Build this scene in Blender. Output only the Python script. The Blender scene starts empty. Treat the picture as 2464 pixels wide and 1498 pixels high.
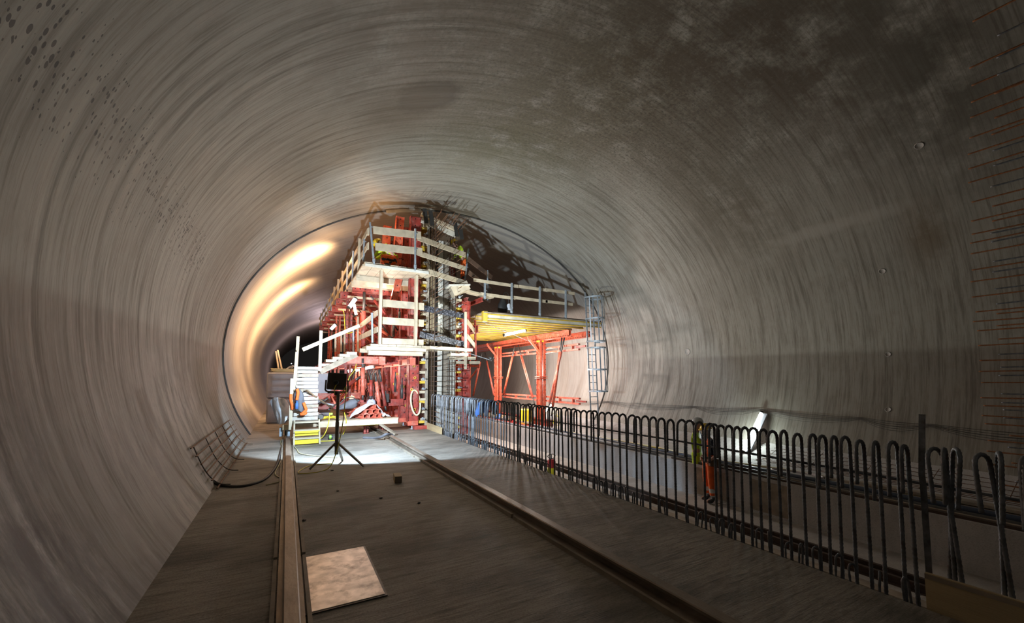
import bpy, bmesh, math, random
from mathutils import Vector, Matrix
random.seed(7)
R = math.radians
scn = bpy.context.scene
col = scn.collection

# ------------------------------------------------------------------ camera, world, exposure
F_PX, PPX, PPY, CAM_H = 980.0, 1232.0, 844.0, 1.6
PSI, TH = R(28.9), R(3.85)
FWD = Vector((math.sin(PSI)*math.cos(TH), math.cos(PSI)*math.cos(TH), math.sin(TH)))
RGT = Vector((math.cos(PSI), -math.sin(PSI), 0))
UPV = RGT.cross(FWD)
CAM = Vector((0, 0, CAM_H))
cam_data = bpy.data.cameras.new('camera')
cam = bpy.data.objects.new('camera', cam_data); col.objects.link(cam)
cam_data.sensor_width = 36; cam_data.sensor_fit = 'HORIZONTAL'
cam_data.lens = 36*F_PX/2464
cam_data.shift_y = (PPY-749)/2464
cam_data.clip_start = .05; cam_data.clip_end = 400
cam.matrix_world = Matrix.Translation(CAM) @ Matrix((RGT, UPV, -FWD)).transposed().to_4x4()
scn.camera = cam
vs = scn.view_settings
vs.view_transform = 'Standard'; vs.look = 'None'; vs.gamma = 1; vs.use_curve_mapping = False
vs.exposure = 0.0
w = bpy.data.worlds.new('world'); scn.world = w; w.use_nodes = True
w.node_tree.nodes['Background'].inputs[0].default_value = (.55, .5, .46, 1)
w.node_tree.nodes['Background'].inputs[1].default_value = .02

def light(name, kind, loc, power, color, size=.1, look=None, **kw):
    l = bpy.data.lights.new(name, kind); l.energy = power; l.color = color
    if kind == 'AREA':
        l.shape = 'RECTANGLE'; l.size = size; l.size_y = kw.get('size_y', size)
    else: l.shadow_soft_size = size
    if kind == 'SPOT': l.spot_size = R(kw.get('angle', 178)); l.spot_blend = kw.get('blend', .04)
    o = bpy.data.objects.new(name, l); col.objects.link(o); o.location = loc
    if look is not None: o.rotation_euler = Vector(look).to_track_quat('-Z', 'Y').to_euler()
    return o

WARM, NEUT, COOL = (1, .60, .30), (1, .86, .74), (.80, .88, 1)
# tripod floodlight shining at the gantry
light('flood_beam', 'SPOT', (.86, 8.30, 1.56), 900, (.58, .79, 1), .07, (.62, 1, -.52), angle=130, blend=.12)
light('flood_beam_upper', 'SPOT', (.86, 8.30, 1.60), 2000, (.80, .91, 1), .07, (.62, 1, .45), angle=122, blend=.75)
# added work light below the middle platform, lighting only what is above it
light('deck_beam', 'SPOT', (5.5, 11.3, 2.30), 390, (.95, 1, .90), .06, (0, -.02, 1), angle=180, blend=.02)
# warm lamps on the left side of the gantry
for i, (x, y, z, p) in enumerate(((1.45, 16.6, 5.6, 1500), (.9, 17.4, 3.6, 480), (1.2, 22.0, 4.9, 1300), (.5, 22.5, 3.2, 300))):
    light('gantry_lamp', 'SPOT', (x, y, z), p, WARM, .3, (-1, .35, .25), angle=158, blend=.9)
for (x, y, z, p) in ((.6, 30, 4.0, 100), (-.3, 19.5, 1.2, 60), (2.6, 13.1, 6.4, 30), (1.5, 15.3, 5.8, 45)): light('gantry_lamp_and_fill', 'POINT', (x, y, z), p, WARM, .2)  # last point is an added fill warming the wall before the joint
# tubes inside the gantry
for (x, y, z, p) in ((1.9, 13.9, 3.9, 40), (3.0, 14.6, 1.9, 50), (2.6, 17.5, 2.0, 70), (2.2, 17.5, 3.9, 50), (2.6, 22., 2.0, 50), (2.8, 13.6, 4.5, 30)):
    light('gantry_tube_light', 'POINT', (x, y, z), p, (1, .74, .58), .15)
light('tube_light_right', 'POINT', (8.1, 14.3, 2.4), 460, (1, .91, .86), .15)
light('right_back_fill', 'POINT', (8.6, 17.5, 1.9), 440, (1, .88, .82), .2)  # added fill to brighten the wall under the yellow deck, no tube there
light('far_wall_tube_light', 'POINT', (10.5, 15.8, 2.3), 220, (1, .92, .88), .3)
light('wall_tube_light', 'POINT', (11.55, 6.95,   .05), 60, (.86, 1, .95), .08)
light('far_lamp', 'POINT', (4, 44, 5), 600, (.9, .68, .72), .3)
# weak fill added behind the camera for low ambient light
light('rear_fill', 'POINT', (1.5, -4.5, 4.5), 20, (1, .94, .80), .4)

# ------------------------------------------------------------------ helpers
def ray(px, py): return FWD + RGT*((px-PPX)/F_PX) - UPV*((py-PPY)/F_PX)
def W(px, py, X=None, Y=None, Z=None):
    d = ray(px, py)
    s = X/d.x if X is not None else (Y/d.y if Y is not None else (Z-CAM_H)/d.z)
    return CAM + d*s

def world_of(p):
    m = Matrix.Identity(4)
    while p is not None:
        m = Matrix.LocRotScale(p.location, p.rotation_euler, p.scale) @ m; p = p.parent
    return m
LOCAL = [False]          # True while a thing is built about its own origin
def new_obj(name, me, parent=None):
    o = bpy.data.objects.new(name, me); col.objects.link(o)
    if parent is not None:
        o.parent = parent
        if not LOCAL[0]: o.matrix_basis = world_of(parent).inverted()
    return o
def tag(o, label=None, cat=None, group=None, kind=None):
    if label: o['label'] = label
    if cat: o['category'] = cat
    if group: o['group'] = group
    if kind: o['kind'] = kind
    return o
def thing(name, label, cat, loc=(0, 0, 0), rz=0, group=None):
    o = bpy.data.objects.new(name, None); col.objects.link(o)
    o.location = loc; o.rotation_euler = (0, 0, rz); o.empty_display_size = .1
    return tag(o, label, cat, group)

class MB:
    def __init__(s): s.v = []; s.f = []; s.m = []; s.mi = 0
    def add(s, vs_, fs):
        b = len(s.v); s.v += [tuple(v) for v in vs_]
        for f in fs: s.f.append(tuple(b+i for i in f)); s.m.append(s.mi)
        return s
    BF = ((0, 3, 2, 1), (4, 5, 6, 7), (0, 1, 5, 4), (1, 2, 6, 5), (2, 3, 7, 6), (3, 0, 4, 7))
    def box(s, x0, x1, y0, y1, z0, z1):
        return s.add([(x0, y0, z0), (x1, y0, z0), (x1, y1, z0), (x0, y1, z0), (x0, y0, z1), (x1, y0, z1), (x1, y1, z1), (x0, y1, z1)], s.BF)
    def bar(s, p0, p1, w_, h_, up=(0, 0, 1), ou=0, ov=0):
        """box along p0>p1, w_ across, h_ along up, offset ou across / ov up"""
        p0 = Vector(p0); p1 = Vector(p1); d = (p1-p0).normalized(); u = Vector(up)
        if abs(d.dot(u)) > .99: u = Vector((0, 1, 0))
        a = d.cross(u).normalized(); u = a.cross(d).normalized()
        c0 = p0+a*ou+u*ov; c1 = p1+a*ou+u*ov
        q = [(-w_/2, -h_/2), (w_/2, -h_/2), (w_/2, h_/2), (-w_/2, h_/2)]
        vs_ = [c0+a*i+u*j for i, j in q]+[c1+a*i+u*j for i, j in q]
        return s.add(vs_, ((0, 1, 2, 3), (7, 6, 5, 4), (0, 4, 5, 1), (1, 5, 6, 2), (2, 6, 7, 3), (3, 7, 4, 0)))
    def ibeam(s, p0, p1, w_, h_, t=.02, up=(0, 0, 1)):
        s.bar(p0, p1, w_, t, up, 0, h_/2-t/2); s.bar(p0, p1, w_, t, up, 0, -h_/2+t/2); return s.bar(p0, p1, t, h_-2*t, up)
    def channels(s, p0, p1, w_, h_, t=.018, up=(0, 0, 1)):
        """two channels back to back with a gap"""
        for sg in (-1, 1):
            s.bar(p0, p1, t, h_, up, sg*w_*.2)
            s.bar(p0, p1, w_*.3, t, up, sg*w_*.35, h_/2-t/2); s.bar(p0, p1, w_*.3, t, up, sg*w_*.35, -h_/2+t/2)
        return s
    def tube(s, pts, r, n=8, closed=False, radii=None, cap=True):
        pts = [Vector(p) for p in pts]; N = len(pts); base = len(s.v)
        t0 = (pts[1]-pts[0]).normalized()
        u = t0.orthogonal().normalized()
        for i, p in enumerate(pts):
            if closed: t = (pts[(i+1) % N]-pts[i-1]).normalized()
            else: t = (pts[min(i+1, N-1)]-pts[max(i-1, 0)]).normalized()
            u = (u-t*u.dot(t))
            u = u.normalized() if u.length > 1e-6 else t.orthogonal().normalized()
            v = t.cross(u); rr = radii[i] if radii else r
            for k in range(n):
                a = 2*math.pi*k/n
                s.v.append(tuple(p+(u*math.cos(a)+v*math.sin(a))*rr))
        for i in range(N if closed else N-1):
            for k in range(n):
                a = base+i*n+k; b = base+i*n+(k+1) % n; j = (i+1) % N
                s.f.append((a, b, base+j*n+(k+1) % n, base+j*n+k)); s.m.append(s.mi)
        if cap and not closed:
            s.f.append(tuple(base+k for k in range(n))[::-1]); s.m.append(s.mi)
            s.f.append(tuple(base+(N-1)*n+k for k in range(n))); s.m.append(s.mi)
        return s
    def lathe(s, prof, c=(0, 0, 0), n=16, axis=None):
        """prof: (radius, height) list"""
        c = Vector(c); M = Matrix.Identity(3)
        if axis is not None: M = Vector(axis).to_track_quat('Z', 'Y').to_matrix()
        b = len(s.v)
        for r_, z in prof:
            for k in range(n):
                a = 2*math.pi*k/n; s.v.append(tuple(c+M @ Vector((r_*math.cos(a), r_*math.sin(a), z))))
        for i in range(len(prof)-1):
            for k in range(n):
                s.f.append((b+i*n+k, b+i*n+(k+1) % n, b+(i+1)*n+(k+1) % n, b+(i+1)*n+k)); s.m.append(s.mi)
        s.f.append(tuple(b+k for k in range(n))[::-1]); s.m.append(s.mi)
        s.f.append(tuple(b+(len(prof)-1)*n+k for k in range(n))); s.m.append(s.mi)
        return s
    def mesh(s, name, mats, smooth=False, bevel=0):
        me = bpy.data.meshes.new(name); me.from_pydata(s.v, [], s.f)
        if not isinstance(mats, (list, tuple)): mats = [mats]
        for m in mats: me.materials.append(m)
        if len(mats) > 1: me.polygons.foreach_set('material_index', s.m)
        if smooth: me.polygons.foreach_set('use_smooth', [True]*len(me.polygons))
        if bevel:
            bm = bmesh.new(); bm.from_mesh(me)
            bmesh.ops.bevel(bm, geom=bm.edges[:], offset=bevel, segments=1, affect='EDGES')
            bm.to_mesh(me); bm.free()
        me.update(); return me
    def build(s, name, mats, parent=None, smooth=False, bevel=0):
        return new_obj(name, s.mesh(name, mats, smooth, bevel), parent)

def bez(pts, n=8):
    """Catmull-Rom through the points"""
    P = [Vector(p) for p in pts]; out = []
    for i in range(len(P)-1):
        a = P[max(i-1, 0)]; b = P[i]; c = P[i+1]; d = P[min(i+2, len(P)-1)]
        for k in range(n):
            t = k/n; out.append(.5*((2*b)+(c-a)*t+(2*a-5*b+4*c-d)*t*t+(3*b-a-3*c+d)*t**3))
    out.append(P[-1]); return out

# ------------------------------------------------------------------ materials
def mat(name, base, rough=.6, metal=0, var=.12, scale=8, bump=.15, bscale=40, emit=None, estr=0, dirt=None, dirt_amt=.5, stretch=(1, 1, 1), spec=.5):
    m = bpy.data.materials.new(name); m.use_nodes = True; nt = m.node_tree; N = nt.nodes; L = nt.links
    b = N['Principled BSDF']; b.inputs['Roughness'].default_value = rough; b.inputs['Metallic'].default_value = metal
    b.inputs['Specular IOR Level'].default_value = spec
    if emit:
        b.inputs['Emission Color'].default_value = (*emit, 1); b.inputs['Emission Strength'].default_value = estr
        b.inputs['Base Color'].default_value = (*base, 1); return m
    tc = N.new('ShaderNodeTexCoord'); mp = N.new('ShaderNodeMapping'); mp.inputs['Scale'].default_value = stretch
    L.new(tc.outputs['Object'], mp.inputs['Vector'])
    n1 = N.new('ShaderNodeTexNoise'); n1.inputs['Scale'].default_value = scale; n1.inputs['Detail'].default_value = 5
    L.new(mp.outputs[0], n1.inputs['Vector'])
    cr = N.new('ShaderNodeValToRGB'); e = cr.color_ramp.elements
    e[0].position = .3; e[1].position = .7
    e[0].color = (*[c*(1-var*1.6) for c in base], 1); e[1].color = (*[min(1, c*(1+var)) for c in base], 1)
    L.new(n1.outputs['Fac'], cr.inputs[0]); out = cr.outputs[0]
    if dirt:
        n2 = N.new('ShaderNodeTexNoise'); n2.inputs['Scale'].default_value = scale*.6; n2.inputs['Detail'].default_value = 8; n2.inputs['Roughness'].default_value = .7
        L.new(mp.outputs[0], n2.inputs['Vector'])
        mr = N.new('ShaderNodeMapRange'); mr.inputs[1].default_value = .5; mr.inputs[2].default_value = .68; mr.inputs[4].default_value = dirt_amt
        L.new(n2.outputs['Fac'], mr.inputs[0])
        mx = N.new('ShaderNodeMix'); mx.data_type = 'RGBA'; L.new(mr.outputs[0], mx.inputs[0]); L.new(out, mx.inputs[6]); mx.inputs[7].default_value = (*dirt, 1)
        out = mx.outputs[2]
    L.new(out, b.inputs['Base Color'])
    if bump:
        n3 = N.new('ShaderNodeTexNoise'); n3.inputs['Scale'].default_value = bscale; n3.inputs['Detail'].default_value = 4
        L.new(mp.outputs[0], n3.inputs['Vector'])
        bp = N.new('ShaderNodeBump'); bp.inputs['Strength'].default_value = bump; bp.inputs['Distance'].default_value = .02
        L.new(n3.outputs['Fac'], bp.inputs['Height']); L.new(bp.outputs[0], b.inputs['Normal'])
    return m

M = {}
M['wood'] = mat('spruce_wood', (.50, .41, .29), .65, var=.14, scale=5, stretch=(1, 1, .8), bump=.1, dirt=(.42, .36, .29), dirt_amt=.5)
M['wood_old'] = mat('weathered_wood', (.30, .245, .185), .7, var=.2, scale=6, dirt=(.22, .2, .18), dirt_amt=.7)
M['wood_end'] = mat('board_wood', (.46, .35, .20), .7, var=.12, scale=3, stretch=(1, .3, 3), dirt=(.2, .15, .1), dirt_amt=.3)
M['yellow'] = mat('yellow_formwork_timber', (.60, .40, .04), .55, var=.15, scale=6, dirt=(.45, .36, .2), dirt_amt=.5)
M['yellow_paint'] = mat('yellow_paint', (.85, .72, .03), .5, var=.05)
M['red'] = mat('red_steel_paint', (.33, .045, .032), .5, var=.3, scale=7, dirt=(.34, .20, .17), dirt_amt=.6)
M['redlight'] = mat('pink_red_steel_paint', (.62, .13, .08), .5, var=.2, scale=7, dirt=(.55, .34, .28), dirt_amt=.6)
M['orange'] = mat('orange_red_steel_paint', (.50, .085, .04), .45, var=.2, scale=9, dirt=(.45, .28, .2), dirt_amt=.5)
M['galv'] = mat('galvanised_steel', (.36, .40, .44), .55, .5, var=.15, scale=12)
M['rebar'] = mat('dark_reinforcing_steel', (.20, .21, .23), .5, .5, var=.3, scale=14, dirt=(.13, .09, .06), dirt_amt=.5)
M['rust'] = mat('rusty_steel', (.17, .085, .045), .7, .3, var=.3, scale=20, dirt=(.1, .06, .04), dirt_amt=.6)
M['railsteel'] = mat('dirty_rail_steel', (.26, .21, .165), .5, .45, var=.2, scale=6, dirt=(.12, .09, .065), dirt_amt=.6, stretch=(1, .4, 1))
M['blackply'] = mat('black_film_board', (.035, .035, .045), .5, var=.5, scale=30, dirt=(.3, .3, .36), dirt_amt=.8, stretch=(1, 1, 1))
M['brownply'] = mat('brown_form_board', (.13, .075, .05), .45, var=.2, scale=3, stretch=(1, 6, 1))
M['ply'] = mat('pale_form_board', (.60, .56, .48), .6, var=.12, scale=4)
M['steel_dark'] = mat('dark_steel', (.09, .085, .08), .5, .5)
M['black'] = mat('black_plastic', (.03, .028, .026), .5, var=.1)
M['tripod'] = mat('brown_grey_tube_steel', (.22, .19, .165), .5, .4)
M['lampback'] = mat('brown_black_lamp_housing', (.11, .085, .07), .55, .2, var=.15)
M['cable'] = mat('black_cable_rubber', (.045, .04, .037), .6)
M['ycable'] = mat('yellow_cable_rubber', (.70, .58, .04), .5, var=.05)
M['hose'] = mat('cream_hose_rubber', (.68, .62, .38), .5, var=.05)
M['plastic_grey'] = mat('grey_tank_plastic', (.40, .41, .46), .5, var=.08, scale=3)
M['white_cloth'] = mat('white_cloth', (.72, .72, .75), .9, var=.1, scale=9, bump=.5, bscale=20)
M['pvc'] = mat('grey_pipe_plastic', (.50, .45, .45), .4)
M['skin'] = mat('skin', (.50, .27, .19), .55, var=.05)
M['hivis'] = mat('fluorescent_yellow_fabric', (.50, .72, .03), .8, var=.1, bump=.4, bscale=25)
M['hivis_o'] = mat('fluorescent_orange_fabric', (.85, .14, .02), .8, var=.12, bump=.4, bscale=25)
M['reflect'] = mat('silver_reflective_tape', (.62, .62, .6), .4, .3, var=.05)
M['navy'] = mat('dark_navy_fabric', (.03, .035, .055), .8, bump=.4, bscale=25)
M['grey_fab'] = mat('grey_fabric', (.12, .12, .14), .8, bump=.4, bscale=25)
M['bluepipe'] = mat('dark_blue_pipe', (.04, .055, .09), .45)
M['orangerust'] = mat('orange_rusty_steel', (.30, .12, .045), .7, .1, var=.3, scale=20, dirt=(.12, .06, .04), dirt_amt=.5)
M['oldrust'] = mat('old_dark_rust', (.07, .045, .032), .7, .3)
M['stair'] = mat('pale_dusty_planks', (.42, .38, .33), .7, var=.15, scale=7, dirt=(.33, .29, .25), dirt_amt=.6)
M['blue'] = mat('blue_fabric', (.05, .13, .36), .8, bump=.4, bscale=25)
M['helmet_y'] = mat('yellow_helmet_plastic', (.85, .60, .02), .3, var=.03, bump=0)
M['helmet_w'] = mat('grey_white_helmet_plastic', (.5, .54, .6), .3, var=.03, bump=0)
M['leather'] = mat('brown_leather', (.16, .10, .055), .7)
M['boot'] = mat('dark_boot_leather', (.05, .05, .055), .6)
M['tube'] = mat('lit_tube', (1, 1, 1), emit=(1, .96, .9), estr=14)
M['tube_cool'] = mat('lit_tube_cool', (1, 1, 1), emit=(.90, 1, .97), estr=8)
M['clear'] = mat('clear_blue_plastic', (.5, .55, .7), .2, var=.05, bump=0)
M['green'] = mat('bright_green_plastic', (.35, .8, .08), .4)
M['redplastic'] = mat('dark_red_plastic', (.45, .03, .03), .4)
M['oil'] = mat('amber_plastic', (.75, .45, .25), .35)

# red paint with rows of punched holes
def punched(name, src):
    m = M[src].copy(); m.name = name; nt = m.node_tree; N = nt.nodes; L = nt.links
    b = N['Principled BSDF']; srcl = b.inputs['Base Color'].links[0].from_socket
    tc = N.new('ShaderNodeTexCoord'); sx = N.new('ShaderNodeSeparateXYZ'); L.new(tc.outputs['Object'], sx.inputs[0])
    def cell(a, b_, pa, pb, r):
        out = []
        for o, p in ((a, pa), (b_, pb)):
            mm = N.new('ShaderNodeMath'); mm.operation = 'PINGPONG'; mm.inputs[1].default_value = p; L.new(o, mm.inputs[0])
            m2 = N.new('ShaderNodeMath'); m2.operation = 'POWER'; m2.inputs[1].default_value = 2; L.new(mm.outputs[0], m2.inputs[0]); out.append(m2.outputs[0])
        ad = N.new('ShaderNodeMath'); ad.operation = 'ADD'; L.new(out[0], ad.inputs[0]); L.new(out[1], ad.inputs[1])
        lt = N.new('ShaderNodeMath'); lt.operation = 'LESS_THAN'; lt.inputs[1].default_value = r*r; L.new(ad.outputs[0], lt.inputs[0]); return lt.outputs[0]
    sm = N.new('ShaderNodeMath'); sm.operation = 'ADD'; L.new(sx.outputs[0], sm.inputs[0]); L.new(sx.outputs[1], sm.inputs[1])
    c = cell(sm.outputs[0], sx.outputs[2], .08, .11, .022)
    mx = N.new('ShaderNodeMix'); mx.data_type = 'RGBA'; L.new(c, mx.inputs[0]); L.new(srcl, mx.inputs[6]); mx.inputs[7].default_value = (.03, .01, .01, 1)
    L.new(mx.outputs[2], b.inputs['Base Color']); M[name] = m
punched('red_punched', 'red'); punched('orange_punched', 'orange')

# ---- tunnel concrete in (arc, length) coordinates
EX, EZ, EA, EB = 5.5, 2.35, 7.1, 5.35           # ellipse centre and half axes of the bore
def ell(t, o=0): return EX+(EA-o)*math.cos(t), EZ+(EB-o)*math.sin(t)
def hit(px, py):
    """arc parameter and Y where the line of sight meets the bore"""
    d = ray(px, py); ax, az = (0-EX)/EA, (CAM_H-EZ)/EB; bx, bz = d.x/EA, d.z/EB
    A_, B_, C_ = bx*bx+bz*bz, 2*(ax*bx+az*bz), ax*ax+az*az-1
    s = (-B_+math.sqrt(B_*B_-4*A_*C_))/(2*A_); p = CAM+d*s
    t = math.atan2((p.z-EZ)/EB, (p.x-EX)/EA)
    return (t+2*math.pi if t < -math.pi/2 else t), p.y
def concrete_shell():
    m = bpy.data.materials.new('cast_tunnel_concrete'); m.use_nodes = True; nt = m.node_tree; N = nt.nodes; L = nt.links
    b = N['Principled BSDF']; uv = N.new('ShaderNodeUVMap'); uv.uv_map = 'arc'
    def noise(sc, st, det=6, rg=.6, dis=0):
        mp = N.new('ShaderNodeMapping'); mp.inputs['Scale'].default_value = (st[0], st[1], 1); L.new(uv.outputs[0], mp.inputs[0])
        n = N.new('ShaderNodeTexNoise'); n.inputs['Scale'].default_value = sc; n.inputs['Detail'].default_value = det; n.inputs['Roughness'].default_value = rg
        n.inputs['Distortion'].default_value = dis
        L.new(mp.outputs[0], n.inputs[0]); return n.outputs['Fac']
    def rng(v, a, b_, c=0, d=1):
        r = N.new('ShaderNodeMapRange'); r.inputs[1].default_value = a; r.inputs[2].default_value = b_; r.inputs[3].default_value = c; r.inputs[4].default_value = d
        L.new(v, r.inputs[0]); return r.outputs[0]
    def mul(a, b_):
        x = N.new('ShaderNodeMath'); x.operation = 'MULTIPLY'
        L.new(a, x.inputs[0])
        if isinstance(b_, float): x.inputs[1].default_value = b_
        else: L.new(b_, x.inputs[1])
        return x.outputs[0]
    def mix(f, a, c, mode='MIX'):
        x = N.new('ShaderNodeMix'); x.data_type = 'RGBA'; x.blend_type = mode
        L.new(f, x.inputs[0])
        if isinstance(a, tuple): x.inputs[6].default_value = (*a, 1)
        else: L.new(a, x.inputs[6])
        if isinstance(c, tuple): x.inputs[7].default_value = (*c, 1)
        else: L.new(c, x.inputs[7])
        return x.outputs[2]
    def blob(px, py, rs, ry, soft=.5, lo=.42, hi=.6, warp=None, at=None):
        """irregular stain around the point seen at px,py (rs along the arc, ry along the tunnel)"""
        t, y = at if at else hit(px, py); mp = N.new('ShaderNodeMapping')
        mp.inputs['Location'].default_value = (-t*6.3/rs, -y/ry, 0); mp.inputs['Scale'].default_value = (1/rs, 1/ry, 1); L.new(uv.outputs[0], mp.inputs[0])
        ln = N.new('ShaderNodeVectorMath'); ln.operation = 'LENGTH'; L.new(mp.outputs[0], ln.inputs[0])
        ad = N.new('ShaderNodeMath'); ad.operation = 'ADD'; L.new(ln.outputs['Value'], ad.inputs[0]); L.new(mul(warp, 1.6), ad.inputs[1])
        return rng(ad.outputs[0], 1+.8+soft*.5, 1+.8-soft*.5)
    big = noise(.35, (1, 1)); med = noise(1.3, (1, 1), 8, .7); streak = noise(1, (.34, 7.5), 8, .72); fine = noise(1, (.9, 26), 6, .75); sp = noise(16, (1, 1), 8, .8)
    c = mix(rng(big, .3, .7), (.258, .242, .208), (.318, .302, .262))
    c = mix(mul(rng(streak, .50, .64), .7), c, (.115, .098, .078))
    c = mix(mul(rng(fine, .49, .64), .65), c, (.12, .095, .072))
    c = mix(mul(rng(streak, .47, .34), .35), c, (.40, .36, .315))
    c = mix(mul(rng(med, .5, .66), .3), c, (.16, .13, .10))
    # brown and greenish weathering on the crown, right of the middle
    for (px, py, rs, ry, colr, am) in ((1500, 180, 2.6, 3.0, (.085, .062, .036), .95), (1250, 300, 1.9, 2.6, (.13, .115, .07), .85), (1900, 120, 2.8, 1.5, (.075, .052, .032), .9), (1750, 480, 2.2, 1.2, (.12, .10, .07), .7),
                                      (2250, 150, 2.5, .9, (.07, .06, .045), .8), (1000, 60, 1.6, 2, (.14, .11, .075), .7), (2230, 560, .8, .35, (.13, .09, .05), .7)):
        f = mul(mul(blob(px, py, rs, ry, 1.3, warp=med), rng(med, .36, .56)), am); c = mix(f, c, colr)
    f = mul(mul(blob(1480, 260, 3.6, 3.6, 1.4, warp=med), rng(sp, .50, .60)), .75); c = mix(f, c, (.055, .045, .03))
    f = mul(mul(blob(1400, 300, 3.2, 3.6, 1.4, warp=med), rng(sp, .44, .38)), .5); c = mix(f, c, (.33, .29, .22))
    for (px, py) in ((1950, 560), (2050, 530), (1500, 720)):
        c = mix(mul(blob(px, py, .16, 1.1, .8, warp=med), .35), c, (.36, .33, .29))
    # dark damp patch
    c = mix(mul(blob(1030, 232, .62, .55, .35, warp=med), .85), c, (.06, .045, .028))
    c = mix(mul(blob(975, 258, .8, .9, .9, warp=med), .6), c, (.12, .088, .05))
    # pale and dark smears low on the left wall
    for (px, py, rs, ry, colr, am) in ((430, 980, .8, 1.6, (.46, .42, .38), .95), (520, 1040, .5, .8, (.46, .42, .38), .9), (300, 1180, .7, 1.4, (.44, .40, .36), .9), (480, 1190, .3, 1.0, (.46, .42, .38), .9),
                                      (40, 1260, .9, .8, (.06, .045, .038), .85), (150, 1420, .6, .6, (.06, .045, .038), .85), (330, 1330, .9, .9, (.12, .095, .075), .6), (465, 770, .5, .25, (.14, .11, .09), .7)):
        f = mul(mul(blob(px, py, rs, ry, .9, warp=med), rng(noise(1, (.9, 3.2), 7, .7), .44, .58)), am); c = mix(f, c, colr)
    # block pours: slightly different tone past the joint
    sep = N.new('ShaderNodeSeparateXYZ'); L.new(uv.outputs[0], sep.inputs[0])
    c = mix(mul(rng(sep.outputs[1], 13.88, 13.9), .45), c, (.42, .38, .34))
    # a band of pinholes on the left haunch
    vo = N.new('ShaderNodeTexVoronoi'); vo.inputs['Scale'].default_value = 21; vo.inputs['Randomness'].default_value = 1
    mpv = N.new('ShaderNodeMapping'); mpv.inputs['Scale'].default_value = (.6, 1.3, 1); L.new(uv.outputs[0], mpv.inputs[0]); L.new(mpv.outputs[0], vo.inputs['Vector'])
    t0, _ = hit(300, 380)
    ctr = N.new('ShaderNodeMath'); ctr.operation = 'SUBTRACT'; L.new(sep.outputs[0], ctr.inputs[0]); ctr.inputs[1].default_value = t0*6.3
    ab = N.new('ShaderNodeMath'); ab.operation = 'ABSOLUTE'; L.new(ctr.outputs[0], ab.inputs[0])
    band = mul(rng(ab.outputs[0], .8, .1), rng(noise(1.6, (1, 1), 5), .30, .50))
    th = N.new('ShaderNodeMath'); th.operation = 'MULTIPLY'; L.new(band, th.inputs[0]); th.inputs[1].default_value = .55
    vr = N.new('ShaderNodeSeparateXYZ'); L.new(vo.outputs['Color'], vr.inputs[0])
    th0 = th; th = N.new('ShaderNodeMath'); th.operation = 'MULTIPLY'; L.new(th0.outputs[0], th.inputs[0]); L.new(rng(vr.outputs[0], .15, 1), th.inputs[1])
    lt = N.new('ShaderNodeMath'); lt.operation = 'LESS_THAN'; L.new(vo.outputs['Distance'], lt.inputs[0]); L.new(th.outputs[0], lt.inputs[1])
    lty = mul(lt.outputs[0], rng(sep.outputs[1], 9.5, 8.5)); c = mix(lty, c, (.02, .016, .014))
    L.new(c, b.inputs['Base Color'])
    L.new(rng(streak, .35, .7, .48, .68), b.inputs['Roughness']); b.inputs['Specular IOR Level'].default_value = .4
    bp = N.new('ShaderNodeBump'); bp.inputs['Strength'].default_value = .25; bp.inputs['Distance'].default_value = .02
    L.new(streak, bp.inputs['Height'])
    bp2 = N.new('ShaderNodeBump'); bp2.inputs['Strength'].default_value = .6; bp2.inputs['Distance'].default_value = .03; bp2.invert = True
    L.new(lty, bp2.inputs['Height']); L.new(bp.outputs[0], bp2.inputs['Normal']); L.new(bp2.outputs[0], b.inputs['Normal'])
    return m
M['shell'] = concrete_shell()
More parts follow.
